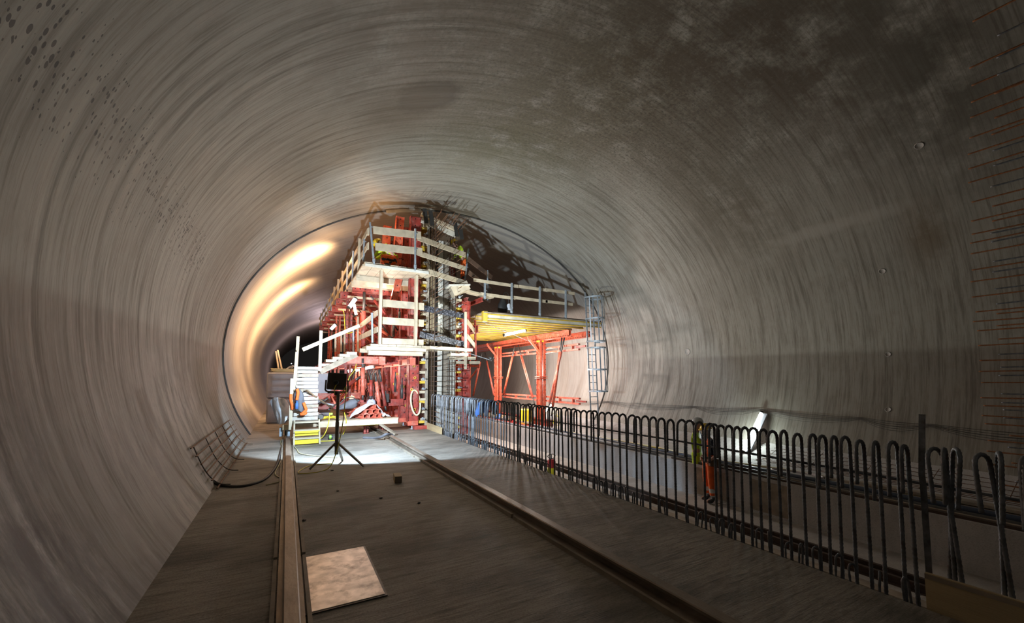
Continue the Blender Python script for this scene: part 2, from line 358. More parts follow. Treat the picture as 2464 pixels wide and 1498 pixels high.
def concrete_floor(name, base, dark, streak_amt, sc=(1.2, 14, 1), bump=.6, wet=None):
    m = bpy.data.materials.new(name); m.use_nodes = True; nt = m.node_tree; N = nt.nodes; L = nt.links
    b = N['Principled BSDF']; b.inputs['Roughness'].default_value = .7
    tc = N.new('ShaderNodeTexCoord'); mp = N.new('ShaderNodeMapping'); mp.inputs['Scale'].default_value = sc; mp.inputs['Rotation'].default_value = (0, 0, R(-4)); L.new(tc.outputs['Object'], mp.inputs[0])
    n1 = N.new('ShaderNodeTexNoise'); n1.inputs['Scale'].default_value = 2.2; n1.inputs['Detail'].default_value = 9; n1.inputs['Roughness'].default_value = .7; L.new(mp.outputs[0], n1.inputs[0])
    n2 = N.new('ShaderNodeTexNoise'); n2.inputs['Scale'].default_value = .9; n2.inputs['Detail'].default_value = 7; n2.inputs['Roughness'].default_value = .65
    m3 = N.new('ShaderNodeMapping'); m3.inputs['Scale'].default_value = (.7, 1.6, 1); L.new(tc.outputs['Object'], m3.inputs[0]); L.new(m3.outputs[0], n2.inputs[0])
    n4 = N.new('ShaderNodeTexNoise'); n4.inputs['Scale'].default_value = 60; n4.inputs['Detail'].default_value = 6; L.new(tc.outputs['Object'], n4.inputs[0])
    def mixn(f, lo, hi, a, c, am):
        r = N.new('ShaderNodeMapRange'); r.inputs[1].default_value = lo; r.inputs[2].default_value = hi; r.inputs[4].default_value = am; L.new(f, r.inputs[0])
        x = N.new('ShaderNodeMix'); x.data_type = 'RGBA'; L.new(r.outputs[0], x.inputs[0])
        if isinstance(a, tuple): x.inputs[6].default_value = (*a, 1)
        else: L.new(a, x.inputs[6])
        x.inputs[7].default_value = (*c, 1); return x.outputs[2]
    c = mixn(n1.outputs['Fac'], .45, .68, base, dark, streak_amt)
    c = mixn(n2.outputs['Fac'], .46, .64, c, dark, streak_amt*.95)
    c = mixn(n4.outputs['Fac'], .5, .7, c, tuple(x*.6 for x in dark), .4)
    L.new(c, b.inputs['Base Color'])
    bp = N.new('ShaderNodeBump'); bp.inputs['Strength'].default_value = bump; bp.inputs['Distance'].default_value = .02; L.new(n1.outputs['Fac'], bp.inputs['Height'])
    bp2 = N.new('ShaderNodeBump'); bp2.inputs['Strength'].default_value = .35; bp2.inputs['Distance'].default_value = .01; L.new(n4.outputs['Fac'], bp2.inputs['Height']); L.new(bp.outputs[0], bp2.inputs['Normal'])
    L.new(bp2.outputs[0], b.inputs['Normal']); return m
M['floor'] = concrete_floor('brushed_slab_concrete', (.37, .33, .28), (.085, .075, .062), .78)
M['lowfloor'] = concrete_floor('dusty_invert_concrete', (.44, .41, .38), (.27, .245, .22), .6, (1, 2, 1), .2)
M['bench'] = concrete_floor('bench_concrete', (.48, .46, .45), (.32, .30, .285), .5, (1, 3, 1), .2)
M['plate'] = mat('scuffed_steel_plate', (.62, .56, .52), .40, .6, var=.25, scale=9, dirt=(.16, .13, .11), dirt_amt=.85, bump=.1, bscale=10)

# ------------------------------------------------------------------ the bore
Y0, Y1 = -7, 74
def shell(name, t0, t1):
    n = max(4, int((t1-t0)/R(2.5))); ys = [Y0, -3, 0, 3, 6, 9, 11.5, 13.86, 13.9, 13.94, 16, 20, 23.86, 23.9, 23.94, 30, 33.9, 40, 50, 62, Y1]
    vs_ = []; fs = []; nor = []; uvs = []
    for y in ys:
        o = -.045 if y in (13.9, 23.9) else 0
        for i in range(n+1):
            t = t0+(t1-t0)*i/n; x, z = ell(t, o); vs_.append((x, y, z)); nx, nz = math.cos(t)/EA, math.sin(t)/EB; q = math.hypot(nx, nz)
            nor.append((-nx/q, 0, -nz/q)); uvs.append((t*6.3, y))
    for j in range(len(ys)-1):
        for i in range(n):
            a = j*(n+1)+i; fs.append((a, a+1, a+n+2, a+n+1))
    me = bpy.data.meshes.new(name); me.from_pydata(vs_, [], fs); me.materials.append(M['shell'])
    me.polygons.foreach_set('use_smooth', [True]*len(fs))
    ul = me.uv_layers.new(name='arc')
    for l in me.loops: ul.data[l.index].uv = uvs[l.vertex_index]
    me.normals_split_custom_set_from_vertices(nor); me.update()
    return tag(new_obj(name, me), kind='structure')
tl = math.asin((0-.3-EZ)/EB)                       # foot of the left wall
shell('wall_right', math.asin((-1.5-EZ)/EB), R(50))
shell('ceiling', R(50), R(130))
shell('wall_left', R(130), math.pi-math.asin((-.3-EZ)/EB))
# joint strip: dark sealing ring in the pour joint
mb = MB(); rp = []
for i in range(70):
    t = R(-40)+R(262)*i/69; x, z = ell(t, .012); rp.append((x, 13.9, z))
mb.tube(rp, .03, 6); tag(mb.build('trim_1', M['steel_dark']), kind='structure')
xl = EX-EA*math.cos(math.asin((0-EZ)/EB))           # slab meets wall
mb = MB(); mb.box(xl-.25, 3.95, Y0, Y1, -.4, 0); mb.box(3.55, 3.95, Y0, Y1, -1.5, -.4); tag(mb.build('floor', M['floor']), kind='structure')
mb = MB(); mb.box(3.95, 8.86, Y0, Y1, -1.6, -1.25); tag(mb.build('floor_lower', M['lowfloor']), kind='structure')
mb = MB(); mb.box(8.86, 11.75, Y0, Y1, -1.6, -.5); tag(mb.build('trim_2', M['bench']), kind='structure')
# rounded haunch between bench and wall
mb = MB(); mb.add([(11.2, Y0, -.5), (11.9, Y0, -.5), (11.9, Y0, -.1), (11.2, Y1, -.5), (11.9, Y1, -.5), (11.9, Y1, -.1)], ((0, 1, 2), (5, 4, 3), (0, 2, 5, 3), (0, 3, 4, 1), (1, 4, 5, 2)))
tag(mb.build('trim_3', M['bench']), kind='structure')
# raised footing strip under the starter bars
mb = MB(); mb.box(3.95, 5.15, Y0, Y1, -1.25, -.55); tag(mb.build('trim_4', M['lowfloor']), kind='structure')

def arc_strip(name, px0, px1, dy0, dy1, dr0, dr1, m):
    ta, _ = hit(px0, 512); tb, _ = hit(px1, 507); vs_ = []; n = 14; mb = MB()
    for i in range(n+1):
        t = ta+(tb-ta)*i/n
        for y, o in ((dy0, dr0), (dy1, dr0), (dy1, dr1), (dy0, dr1)): x, z = ell(t, o); vs_.append((x, y, z))
    fs = []
    for i in range(n):
        for k in range(4): a = i*4+k; b_ = i*4+(k+1) % 4; fs.append((a, b_, b_+4, a+4))
    fs += [(3, 2, 1, 0), (n*4, n*4+1, n*4+2, n*4+3)]; mb.add(vs_, fs); return tag(mb.build(name, M[m]), kind='structure')
arc_strip('trim_5', 925, 1010, 13.84, 13.87, .005, .10, 'ply'); arc_strip('trim_6', 915, 1040, 13.5, 13.55, .0, .05, 'wood_old')

# ------------------------------------------------------------------ rails on the slab
def rail(name, x, label):
    t = thing(name, label, 'rail', (x, 0, 0)); ya, yb = -4, 45
    mb = MB(); mb.box(x-.085, x+.085, ya, yb, .0, .03); mb.build('base_flange', M['railsteel'], t)
    mb = MB(); mb.box(x-.012, x+.012, ya, yb, .03, .09); mb.build('web', M['railsteel'], t)
    mb = MB(); mb.box(x-.05, x+.05, ya, yb, .085, .12); mb.build('rail_head', M['railsteel'], t, bevel=.008)
    for sg in (-1, 1):
        mb = MB()
        for k in range(12): mb.box(x+sg*.11-.014, x+sg*.11+.014, ya+k*4.1, ya+k*4.1+4.06, 0, .035+.006*(k % 3))
        mb.build('side_batten', M['wood_old'], t)
    return t
rail('crane_rail', .075, 'long steel crane rail running down the left of the slab to the timber steps')
rail('crane_rail', 2.43, 'long steel crane rail crossing the middle of the slab under the red gantry')
# narrow rails in the lower bay
for x, lb in ((7.48, 'low rusty rail on the lower floor, nearer the rebar fence'), (7.72, 'low dark rail on the lower floor, on the side of the two workers')):
    mb = MB(); mb.box(x-.05, x+.05, -3, 40, -1.25, -1.23); mb.box(x-.012, x+.012, -3, 40, -1.23, -1.16); mb.box(x-.03, x+.03, -3, 40, -1.165, -1.13)
    tag(mb.build('track_rail', M['oldrust']), lb, 'rail')
mb = MB(); mb.box(6.95, 7.15, -3, 40, -1.25, -1.2); tag(mb.build('timber_strip', M['wood_old']), 'flat timber strip on the lower floor beside the rusty rail', 'timber')

# steel cover plate in the slab
mb = MB(); mb.box(.17, .69, 3.19, 4.17, -.02, .012); p = tag(mb.build('cover_plate', M['plate'], bevel=.004), 'shiny scuffed steel plate let into the slab beside the left rail', 'plate')
mb = MB()
for (a, b_, c, d) in ((.155, .705, 3.175, 3.19), (.155, .705, 4.17, 4.185), (.155, .17, 3.19, 4.17), (.69, .705, 3.19, 4.17)): mb.box(a, b_, c, d, -.02, .008)
mb.build('plate_frame', M['steel_dark'], p)

# ------------------------------------------------------------------ starter bars
def rebar_tube(mb, pts, r, step=.014, n=7):
    """a ribbed bar along the polyline"""
    P = [Vector(p) for p in pts]; out = [P[0]]; rad = [r]; k = 0
    for a, b_ in zip(P, P[1:]):
        L_ = (b_-a).length; m = max(1, round(L_/step))
        for i in range(1, m+1):
            k += 1; out.append(a.lerp(b_, i/m)); rad.append(r*(1.13 if k % 2 else .93))
    mb.tube(out, r, n, radii=rad)
def hook_pts(h, rad, short, zb, lean=0):
    pts = [(rad+lean*0, 0, zb), (rad, 0, h-rad)]
    for i in range(1, 9):
        a = math.pi*i/8; pts.append((rad*math.cos(a), 0, h-rad+rad*math.sin(a)))
    pts.append((-rad, .006, h-short)); return pts
hook_meshes = {}
def hook_mesh(kind):
    """kind: (short leg length variant, detail)"""
    if kind not in hook_meshes:
        v, det = kind; mb = MB()
        rebar_tube(mb, hook_pts(1.10, .068+.004*(v % 3-1), .34+.035*v, -.55), .0135, .016 if det else .2, 7 if det else 6)
        hook_meshes[kind] = mb.mesh('starter_bar_mesh', M['rebar'], smooth=True)
    return hook_meshes[kind]
ZX = 4.10
def hook(px, py_top=None, y=None, name='hooked_starter_bar', rz=None, label=None, group=None, dz=0, tilt=(0, 0)):
    if y is None: y = W(px, 1000, X=ZX).y
    me = hook_mesh((random.randrange(4), y < 5.5)); o = new_obj(name, me)
    o.location = (ZX+random.uniform(-.012, .012), y, dz+random.uniform(-.012, .012))
    o.rotation_euler = (tilt[0]+random.uniform(-.012, .012), tilt[1]+random.uniform(-.01, .01), random.uniform(-.12, .12) if rz is None else rz)
    return tag(o, label or 'dark ribbed hooked bar standing upright in the long row along the slab edge', 'rebar', group or 'upright hooked bars in the row along the slab edge')
near = [1707, 1716, 1734, 1751, 1770, 1790, 1811, 1833, 1858, 1882, 1916, 1949, 1971, 2002, 2029, 2066, 2102, 2141, 2174]
near = near[1:]
ORD = 'first second third fourth fifth sixth seventh eighth ninth tenth eleventh twelfth thirteenth fourteenth fifteenth sixteenth seventeenth eighteenth nineteenth twentieth'.split()
for i, px in enumerate(near): hook(px, label='thick ribbed hooked bar, %s to the left of the flat steel post' % ORD[len(near)-1-i], group='near hooked bars left of the flat steel post')
y = W(1705, 1000, X=ZX).y
ys = []
while y < 6.9: ys.append(y); y += random.choice((.115, .13, .13, .15))
while y < 12.6:
    ys.append(y); y += random.choice((.08, .12, .15, .15, .19))
for y in ys:
    if y > 8.4: hook(0, y=y, label='pale floodlit hooked bar in the bright far end of the row, beside the cage', group='floodlit hooked bars at the far end of the row')
    elif y > 5: hook(0, y=y, label='dark hooked bar in the middle of the row, in front of the caged ladder', group='hooked bars in the middle of the row')
    else: hook(0, y=y, label='dark ribbed hooked bar in the stretch of the row left of the two workers', group='hooked bars left of the two workers')
# bars pulled together into bundles
for i, (px, rz, ty, tx) in enumerate(((2262, .5, .03, .06), (2268, .15, .0, .0), (2276, -.3, -.02, -.07))):
    hook(px, rz=rz, tilt=(tx, ty), label=['left', 'middle', 'right'][i]+' hooked bar of the bundle of three right of the flat steel post', group='bundle of hooked bars right of the flat post')
for i, (px, rz, ty, tx) in enumerate(((2384, .3, .0, .02), (2391, -.3, .0, -.07))):
    hook(px, rz=rz, tilt=(tx, ty), label=['left', 'right'][i]+' dark ribbed hooked bar of the crossed pair near the right edge', group='crossed pair of hooked bars')
for px, rz, wd in ((2452, .1, 'left'), (2466, -.2, 'right')): hook(px, rz=rz, label=wd+' one of the two thick hooked bars at the very right edge', group='hooked bars at the right edge')
for k in range(5):
    hook(0, y=9.55+k*.02, rz=-.5+k*.25, tilt=((k-2)*.05, 0), label='pale lit starter bar squeezed into the waisted bundle near the wall cage', group='waisted bundle of lit hooked bars')
# horizontal bar tied behind the row
mb = MB(); rebar_tube(mb, [(4.21, .2, .80), (4.21, 3.5, .84), (4.205, 6.3, .83)], .011, .03); tag(mb.build('tie_bar', M['rebar'], smooth=True), 'long thin bar tied horizontally along the back of the hooked bars', 'rebar')
# flat steel post with a kink
mb = MB(); q = [(4.2, 1.235, -.55), (4.2, 1.235, .80), (4.185, 1.235, .88), (4.215, 1.22, 1.33)]
for a, b_ in zip(q, q[1:]): mb.bar(a, b_, .035, .012, (1, 0, 0))
tag(mb.build('flat_steel_post', M['rebar']), 'flat dark steel post with a kink, rising above the hooked bars', 'post')
# small hoops along the slab edge
hoop_me = []
for v in range(3):
    mb = MB(); h = .11+.02*v; r_ = .034
    rebar_tube(mb, [(r_, 0, -.55), (r_, 0, h-r_)]+[(r_*math.cos(math.pi*i/6), 0, h-r_+r_*math.sin(math.pi*i/6)) for i in range(1, 7)]+[(-r_, 0, -.3)], .0085, .03, 6)
    hoop_me.append(mb.mesh('hoop_mesh', M['rebar'], smooth=True))
def hoop(y):
    o = new_obj('edge_hoop', random.choice(hoop_me)); o.location = (4.035+random.uniform(0, .02), y, 0); o.rotation_euler = (random.uniform(-.1, .1), random.uniform(-.06, .06), random.uniform(-.3, .5))
    wd = 'far floodlit' if y > 8.4 else ('middle' if y > 4 else 'near dark'); tag(o, 'short rounded steel hoop behind the slab edge, in the %s stretch of the row' % wd, 'rebar', 'short hoops along the %s stretch of the slab edge' % wd)
y = 1.32
while y < 12.7:
    hoop(y); y += random.choice((.1, .13, .16)) if random.random() < .88 else .34
# form board on the slab edge, bottom right
t = thing('edge_board', 'pale knotty timber board standing on edge at the slab corner, bottom right', 'board', (3.92, .3, 0))
mb = MB(); mb.box(3.965, 3.995, -1.6, 1.19, -.12, .24); mb.build('board_face', M['wood_end'], t)
mb = MB(); mb.box(3.962, 3.9655, -1.6, 1.19, .205, .235); mb.build('worn_edge', M['wood_old'], t)

# ------------------------------------------------------------------ dowels of the next pour, right edge of the view
dw = []
for v in range(3):
    mb = MB(); rebar_tube(mb, [(0, 0, 0), (0, -1.9-.1*v, .0)], .013, .03, 6); dw.append(mb.mesh('dowel_mesh_%d' % v, M['orangerust'] if v < 2 else M['rebar'], smooth=True))
def dowel(z, row):
    zz = (z-EZ)/(EB-.4-.1*row); xx = EX+(EA-.4-.1*row)*math.sqrt(max(.01, 1-zz*zz))
    tip = 1.55+(xx-8.19)*.273-[0, .27][row]+random.uniform(-.02, .03)
    o = new_obj('dowel_bar', random.choice(dw[:2]) if row == 0 else random.choice((dw[1], dw[2], dw[2]))); o.location = (xx, tip, z); o.rotation_euler = (random.uniform(-.012, .012), 0, random.uniform(-.012, .012))
    zn = 'above the wall cables, halfway up' if 1 < z < 4 else ('high up in the dark corner' if z >= 4 else 'below the wall cables')
    nm = 'long rusty brown' if row == 0 else 'shorter dark'
    tag(o, '%s dowel bar by the right wall, %s' % (nm, zn), 'rebar', '%s dowels %s' % (nm, zn))
z = -1.1
while z < 7.1:
    dowel(z, 0); dowel(z+random.uniform(.06, .14), 1); z += random.choice((.15, .19, .22, .3))

# ------------------------------------------------------------------ things on and along the right wall
def wall_x(z): return EX+EA*math.sqrt(1-((z-EZ)/EB)**2)
for k in range(5):
    pins = [(17.6, .45), (13.5, .62), (9.2, .66), (7.02, .70), (4.6, .66), (3.4, .62), (1.4, .58), (-1, .6)]; pts = []
    for (ya, za), (yb, zb) in zip(pins, pins[1:]):
        for i in range(8):
            f = i/8; z = za+(zb-za)*f-4*f*(1-f)*(.03+.035*k)-.012*k; pts.append((wall_x(z)-.03-.008*k, ya+(yb-ya)*f, z))
    mb = MB(); mb.tube(pts, .0042+.002*(k == 2), 5); tag(mb.build('wall_cable', M['cable']), ['uppermost', 'second', 'third', 'fourth', 'lowest'][k]+' of the thin black cables sagging along the right wall', 'cable', 'sagging cables along the right wall')
# round form marks on the right wall
for px, py, r_ in ((2212, 350, .075), (2123, 652, .07), (2137, 852, .06), (1654, 846, .12), (2137, 985, .06)):
    tt, yy = hit(px, py); x, z = ell(tt, .004); nrm = (-math.cos(tt)/EA, 0, -math.sin(tt)/EB)
    mb = MB(); mb.lathe([(r_, 0), (r_*.9, .008), (r_*.8, .006), (r_*.78, .002)], (x, yy, z), 24, nrm); tag(mb.build('plug_scar', M['lowfloor'], smooth=True), {2212: 'small faint round plug scar highest on the dark right wall', 2123: 'round plug scar midway up the dark right wall', 2137: 'small round plug scar low on the right wall', 1654: 'widest faint round plug scar, on the right wall right of the ladder'}[px] if py != 985 else 'lowest small round plug scar, just above the wall cables', 'wall plug', 'round plug scars on the right wall')
# leaning tube light
def tube_light(name, p0, p1, r, label, m='tube', housing='galv', up=(0, 0, 1), grp=None):
    p0, p1 = Vector(p0), Vector(p1); t = thing(name, label, 'light', tuple(p0 if p0.z < p1.z else p1), 0, grp)
    mb = MB(); mb.tube([p0, p1], r, 10); mb.build('tube', M[m], t, smooth=True)
    d = (p1-p0).normalized()
    for a, s in ((p0, -1), (p1, 1)): mb = MB(); mb.tube([a, a+d*s*.05], r*1.15, 10); mb.build('end_cap', M['black'], t, smooth=True)
    return t, d
p1 = Vector((12.08, 6.93, .60)); p0 = Vector((11.25, 6.98, -.42))
t, d = tube_light('tube_light', p0, p1, .042, 'bright tube light leaning diagonally against the right wall behind the workers', 'tube_cool')
mb = MB(); mb.bar(p0+Vector((.05, -.08, -.02)), p1+Vector((.05, -.08, -.02)), .15, .045, (1, 0, -1)); mb.build('housing', M['plastic_grey'], t)
p1 = Vector((11.9, 17.4, .25)); p0 = Vector((11.0, 17.3, -.45)); tube_light('tube_light', p0, p1, .05, 'small bright tube light leaning on the far right wall behind the gantry feet', 'tube_cool')

# pipes, hoses and planks lying on the bench
def long_thing(name, m, pts, r, label, cat, n=7, grp=None):
    mb = MB(); mb.tube(bez(pts, 6), r, n); return tag(mb.build(name, M[m], smooth=True), label, cat, grp)
long_thing('pipe', 'bluepipe', [(9.45, 19, -.44), (9.4, 12, -.44), (9.35, 7, -.44), (9.4, 2, -.44), (9.4, -2, -.44)], .045, 'dark blue pipe lying along the bench past the workers', 'pipe')
long_thing('pipe', 'steel_dark', [(9.15, 16, -.455), (9.2, 8, -.455), (9.12, 3, -.455), (9.15, -2, -.455)], .035, 'thin dark steel pipe lying on the bench nearest its edge', 'pipe')
long_thing('hose', 'hose', [(9.7, 12, -.48), (9.9, 9, -.48), (9.65, 7, -.48), (10.1, 5, -.48), (9.8, 2.5, -.48)], .02, 'pale hose winding along the bench', 'hose')
long_thing('hose', 'ycable', [(9.5, 16, -.485), (9.8, 13, -.485), (9.55, 10.5, -.485), (9.9, 8.5, -.485)], .014, 'thin yellow cable lying along the bench by the ladder foot', 'cable')
for k, (x, ya, yb, z, m) in enumerate(((8.98, -2, 7.5, -.48, 'oldrust'), (9.05, 0, 5.2, -.475, 'wood_old'), (9.62, -1.5, 4.2, -.47, 'wood_old'), (9.9, -1, 4.6, -.47, 'wood_old'), (10.15, -1, 3.9, -.47, 'wood_old'), (9.78, -.5, 3.8, -.425, 'wood_old'), (8.96, 8, 16, -.47, 'steel_dark'))):
    mb = MB(); mb.bar((x, ya, z), (x+.06*(k % 2), yb, z), .11, .045); tag(mb.build('plank' if m == 'wood_old' else 'steel_strip', M[m]),
        ['rusty flat strip along the front edge of the bench', 'single weathered plank beside the dark pipe on the bench', 'weathered plank at the front of the loose plank pile on the bench', 'weathered plank in the middle of the bench plank pile', 'weathered plank at the back of the bench plank pile', 'plank lying on top of the bench plank pile', 'dark flat strip on the bench edge below the red gantry'][k], 'plank' if m == 'wood_old' else 'strip')
# rebar mesh lying on the bench slope
t = thing('rebar_mesh', 'rusty reinforcing mesh lying on the bench against the right wall behind the flat post', 'mesh', (10.8, 3.5, -.45))
for k in range(8):
    x = 10.35+k*.14; mb = MB(); mb.tube([(x, 1.9, -.44+max(0, x-10.8)*.4), (x, 6.2, -.44+max(0, x-10.8)*.4)], .006, 5); mb.build('mesh_rod', M['rust'], t)
for k in range(5):
    y = 2.1+k*1; mb = MB(); mb.tube([(10.3, y, -.43), (10.8, y, -.43), (11.4, y, -.19)], .006, 5); mb.build('cross_rod', M['rust'], t)
# coiled grey hose on the bench
pts = []
for i in range(40):
    a = 2*math.pi*i/20; pts.append((9.75+.22*math.cos(a), 4.9+.5*math.sin(a), -.47+i*.0006))
long_thing('hose_coil', 'pvc', pts, .018, 'flat coil of pale hose on the bench, right of the workers', 'hose')

# concrete kerb stains: paint patches on bench face
for k, (ya, yb) in enumerate(((6.7, 5.9), (5.35, 4.6))):
    mb = MB(); mb.box(8.852, 8.86, yb, ya, -1.2, -.56); tag(mb.build('damp_patch', M['wood_old']), ['brown damp patch on the bench face just right of the workers', 'second brown damp patch on the bench face, below the leaning tube light'][k], 'patch')

# sprayer in the lower bay
t = thing('pump_sprayer', 'small red and yellow pump sprayer on the lower floor seen through the bars', 'sprayer', (6.25, 9.3, -1.25))
x, y, z = 6.25, 9.3, -1.25
x, y, z = 6.8, 9.95, -1.25
t.location = (x, y, z)
mb = MB(); mb.lathe([(.10, 0), (.115, .02), (.115, .26), (.10, .28)], (x, y, z), 18); mb.build('tank_foot', M['yellow_paint'], t, smooth=False)
mb = MB(); mb.lathe([(.105, .28), (.12, .31), (.12, .46), (.07, .52)], (x, y, z), 18); mb.build('tank', M['redplastic'], t, smooth=False)
mb = MB(); mb.tube(bez([(x-.13, y, z+.60), (x-.08, y, z+.65), (x+.08, y, z+.65), (x+.13, y, z+.60), (x+.05, y, z+.53), (x-.05, y, z+.53), (x-.13, y, z+.60)], 4), .012, 7); mb.tube([(x, y, z+.5), (x, y, z+.64)], .014, 7); mb.build('pump_handle', M['black'], t, smooth=True)
mb = MB(); mb.tube(bez([(x-.11, y, z+.1), (x-.2, y, z+.4), (x-.18, y, z+.75)], 6), .012, 6); mb.build('spray_hose', M['black'], t, smooth=True)

# ------------------------------------------------------------------ formwork and cage of the centre wall
SOLD = [13.0, 14.1, 15.4, 17.0, 18.8, 20.8, 23.2, 26]
t = thing('wall_formwork', 'red steel and yellow timber formwork left of the tall rebar cage', 'formwork', (3.6, 13, 0))
mb = MB(); mb.box(3.93, 3.96, 12.88, 30, .08, 6.75); mb.build('form_panel', M['brownply'], t)
mb = MB(); mb.box(3.90, 3.99, 12.84, 12.88, .08, 6.7); mb.build('end_strip', M['wood_old'], t)
for k in range(21):
    z = .22+k*.315
    mb = MB(); mb.mi = 0; mb.box(3.73, 3.93, 12.86, 30, z-.04, z-.012); mb.box(3.73, 3.93, 12.86, 30, z+.012, z+.04); mb.box(3.755, 3.905, 12.84, 30, z-.012, z+.012); mb.build('yellow_timber', M['wood'] if k % 2 else M['yellow'], t)
    if k % 3 != 2:
        mb = MB(); mb.tube([(3.83, 12.62, z+.1), (3.83, 12.9, z+.1)], .014, 6); mb.lathe([(.05, 0), (.05, .02), (.028, .025), (.028, .07)], (3.83, 12.84, z+.1), 8, (0, -1, 0)); mb.bar((3.77, 12.74, z+.1), (3.89, 12.74, z+.1), .03, .03); mb.build('wing_nut', M['galv'], t)
    mb = MB(); mb.box(3.76, 3.92, 12.80, 12.86, z+.05, z+.12); mb.build('packing_block', M['wood'] if k % 2 == 0 else M['brownply'], t)
for i, y in enumerate(SOLD):
    top = 6.9 if i < 3 else 6.5
    mb = MB(); mb.channels((3.54, y, .25), (3.54, y, top), .22, .34, up=(1, 0, 0)); o = mb.build('soldier_beam', M['red_punched'], t)
    if i < 3:
        for zc, dx in ((.62, .05), (1.25, -.06), (1.62, .04), (2.0, .0)):
            r_ = .035; mb = MB(); cc = Vector((3.54+dx, y-.113, zc+.07*i)); mb.tube([cc+Vector((r_*math.cos(a), 0, r_*math.sin(a))) for a in [2*math.pi*q/12 for q in range(12)]], .006, 4, closed=True); mb.build('chalk_ring', M['yellow_paint'], o)
    mb = MB(); mb.box(3.38, 3.70, y-.11, y+.11, .12, .26); mb.build('soldier_shoe', M['redlight'], t)
    mb = MB(); mb.tube([(3.54, y, 0), (3.54, y, .16)], .025, 8); mb.lathe([(.06, 0), (.06, .012)], (3.54, y, 0), 8); mb.build('jack_screw', M['galv'], t)
# vertical stiffening plates between the soldiers
for i in range(5):
    ya, yb = SOLD[i]+.25, SOLD[i+1]-.25
    mb = MB(); mb.box(3.60, 3.66, ya, ya+.10, .3, 6.3); mb.build('vertical_channel', M['orange_punched'], t)
    for z in (1.15, 3.1, 5.2):
        mb = MB(); mb.bar((3.62, SOLD[i]+.05, z), (3.62, SOLD[i+1]-.05, z+.02), .10, .10); mb.build('waler', M['red_punched'], t)
mb = MB(); mb.box(3.55, 4.05, 12.75, 12.95, 0, .11); mb.box(3.6, 3.95, 12.95, 14.5, 0, .08); mb.build('base_beam', M['red'], t)
mb = MB(); mb.bar((3.95, 11.35, .09), (3.97, 12.85, .1), .035, .2); mb.build('kicker_board', M['wood_end'], t)

t = thing('wall_formwork', 'red steel formwork right of the tall rebar cage', 'formwork', (5.3, 13, -.5))
mb = MB(); mb.box(5.00, 5.03, 13.1, 30, -.55, 4.85); mb.box(5.00, 5.03, 13.9, 30, 4.85, 6.5); mb.build('form_panel', M['ply'], t)
for k in range(23):
    z = -.35+k*.31
    ye = 13.06 if z < 4.8 else 14.2; mb = MB(); mb.box(5.03, 5.22, ye, 30, z-.04, z+.04); mb.build('yellow_timber', M['yellow'] if k % 3 else M['wood'], t)
    if z > 4.7: continue
    mb = MB(); mb.tube([(5.13, 12.75, z+.1), (5.13, 13.1, z+.1)], .013, 6); mb.lathe([(.05, 0), (.05, .02), (.03, .03), (.03, .08)], (5.13, 13.04, z+.1), 8, (0, -1, 0)); mb.build('wing_nut', M['galv'], t)
for i, y in enumerate((13.2, 14.6, 16.2, 18, 20, 22.5)):
    mb = MB(); mb.channels((5.4, y, -.3), (5.4, y, 4.3 if i == 0 else 6.0), .22, .32, up=(1, 0, 0)); mb.build('soldier_beam', M['red_punched'], t)
for i, y in enumerate((13.6, 15.6)):
    mb = MB(); mb.bar((5.5, y, 2.05), (6.15, y, 2.05), .06, .08); mb.build('bracket_arm', M['redlight'], t)
    mb = MB(); mb.bar((5.5, y, 1.2), (6.15, y, 2.05), .05, .05); mb.bar((5.5, y, 2.05), (5.5, y, 1.1), .05, .05); mb.build('bracket_brace', M['redlight'], t)

# stop end boards closing the pour
t = thing('stop_end', 'pale vertical stop-end boards with a yellow edge inside the rebar cage', 'formwork', (4.5, 13.7, -.5))
for i, (xa, xb, m) in enumerate(((4.0, 4.09, 'yellow_paint'), (4.10, 4.28, 'ply'), (4.30, 4.47, 'wood'), (4.50, 4.56, 'steel_dark'), (4.58, 4.76, 'ply'), (4.79, 4.97, 'wood_old'))):
    mb = MB(); mb.box(xa, xb, 13.7, 13.74+.01*(i % 2), -.55, 6.5); mb.build('stop_board', M[m], t)
# cage
t = thing('rebar_cage', 'tall cage of rusty brown reinforcing bars standing in the centre wall gap', 'rebar cage', (4.5, 13, -.55))
for k in range(44):
    z = .12+k*.155
    for X, n0 in ((4.08, 11.95), (4.92, 12.55)):
        if X > 4.5 and z > 6.6: continue
        e = n0+random.uniform(-.25, .35); mb = MB(); mb.tube([(X, 15, z), (X+random.uniform(-.03, .03), e, z+random.uniform(-.03, .03))], .011, 5); mb.build('horizontal_bar', M['rust'], t)
for X in (4.05, 4.95):
    for k in range(8):
        y = (12.4 if X < 4.5 else 12.95)+k*.28; mb = MB(); mb.tube([(X, y, -.5), (X, y, 6.9 if X < 4.5 else 6.6)], .012 if k % 2 else .016, 6); mb.build('vertical_bar', M['oldrust'], t)
for k in range(12):
    x = 4.0+k*.085; a = W(1030+k*7, 545, X=None, Y=12.7)
    mb = MB(); mb.tube([(x, 13.2, 6.5), (x+random.uniform(.05, .25), 12.1+random.uniform(-.2, .3), 6.95+random.uniform(-.1, .12)-.012*k)], .010, 5); mb.build('starter_bar', M['rust'], t)
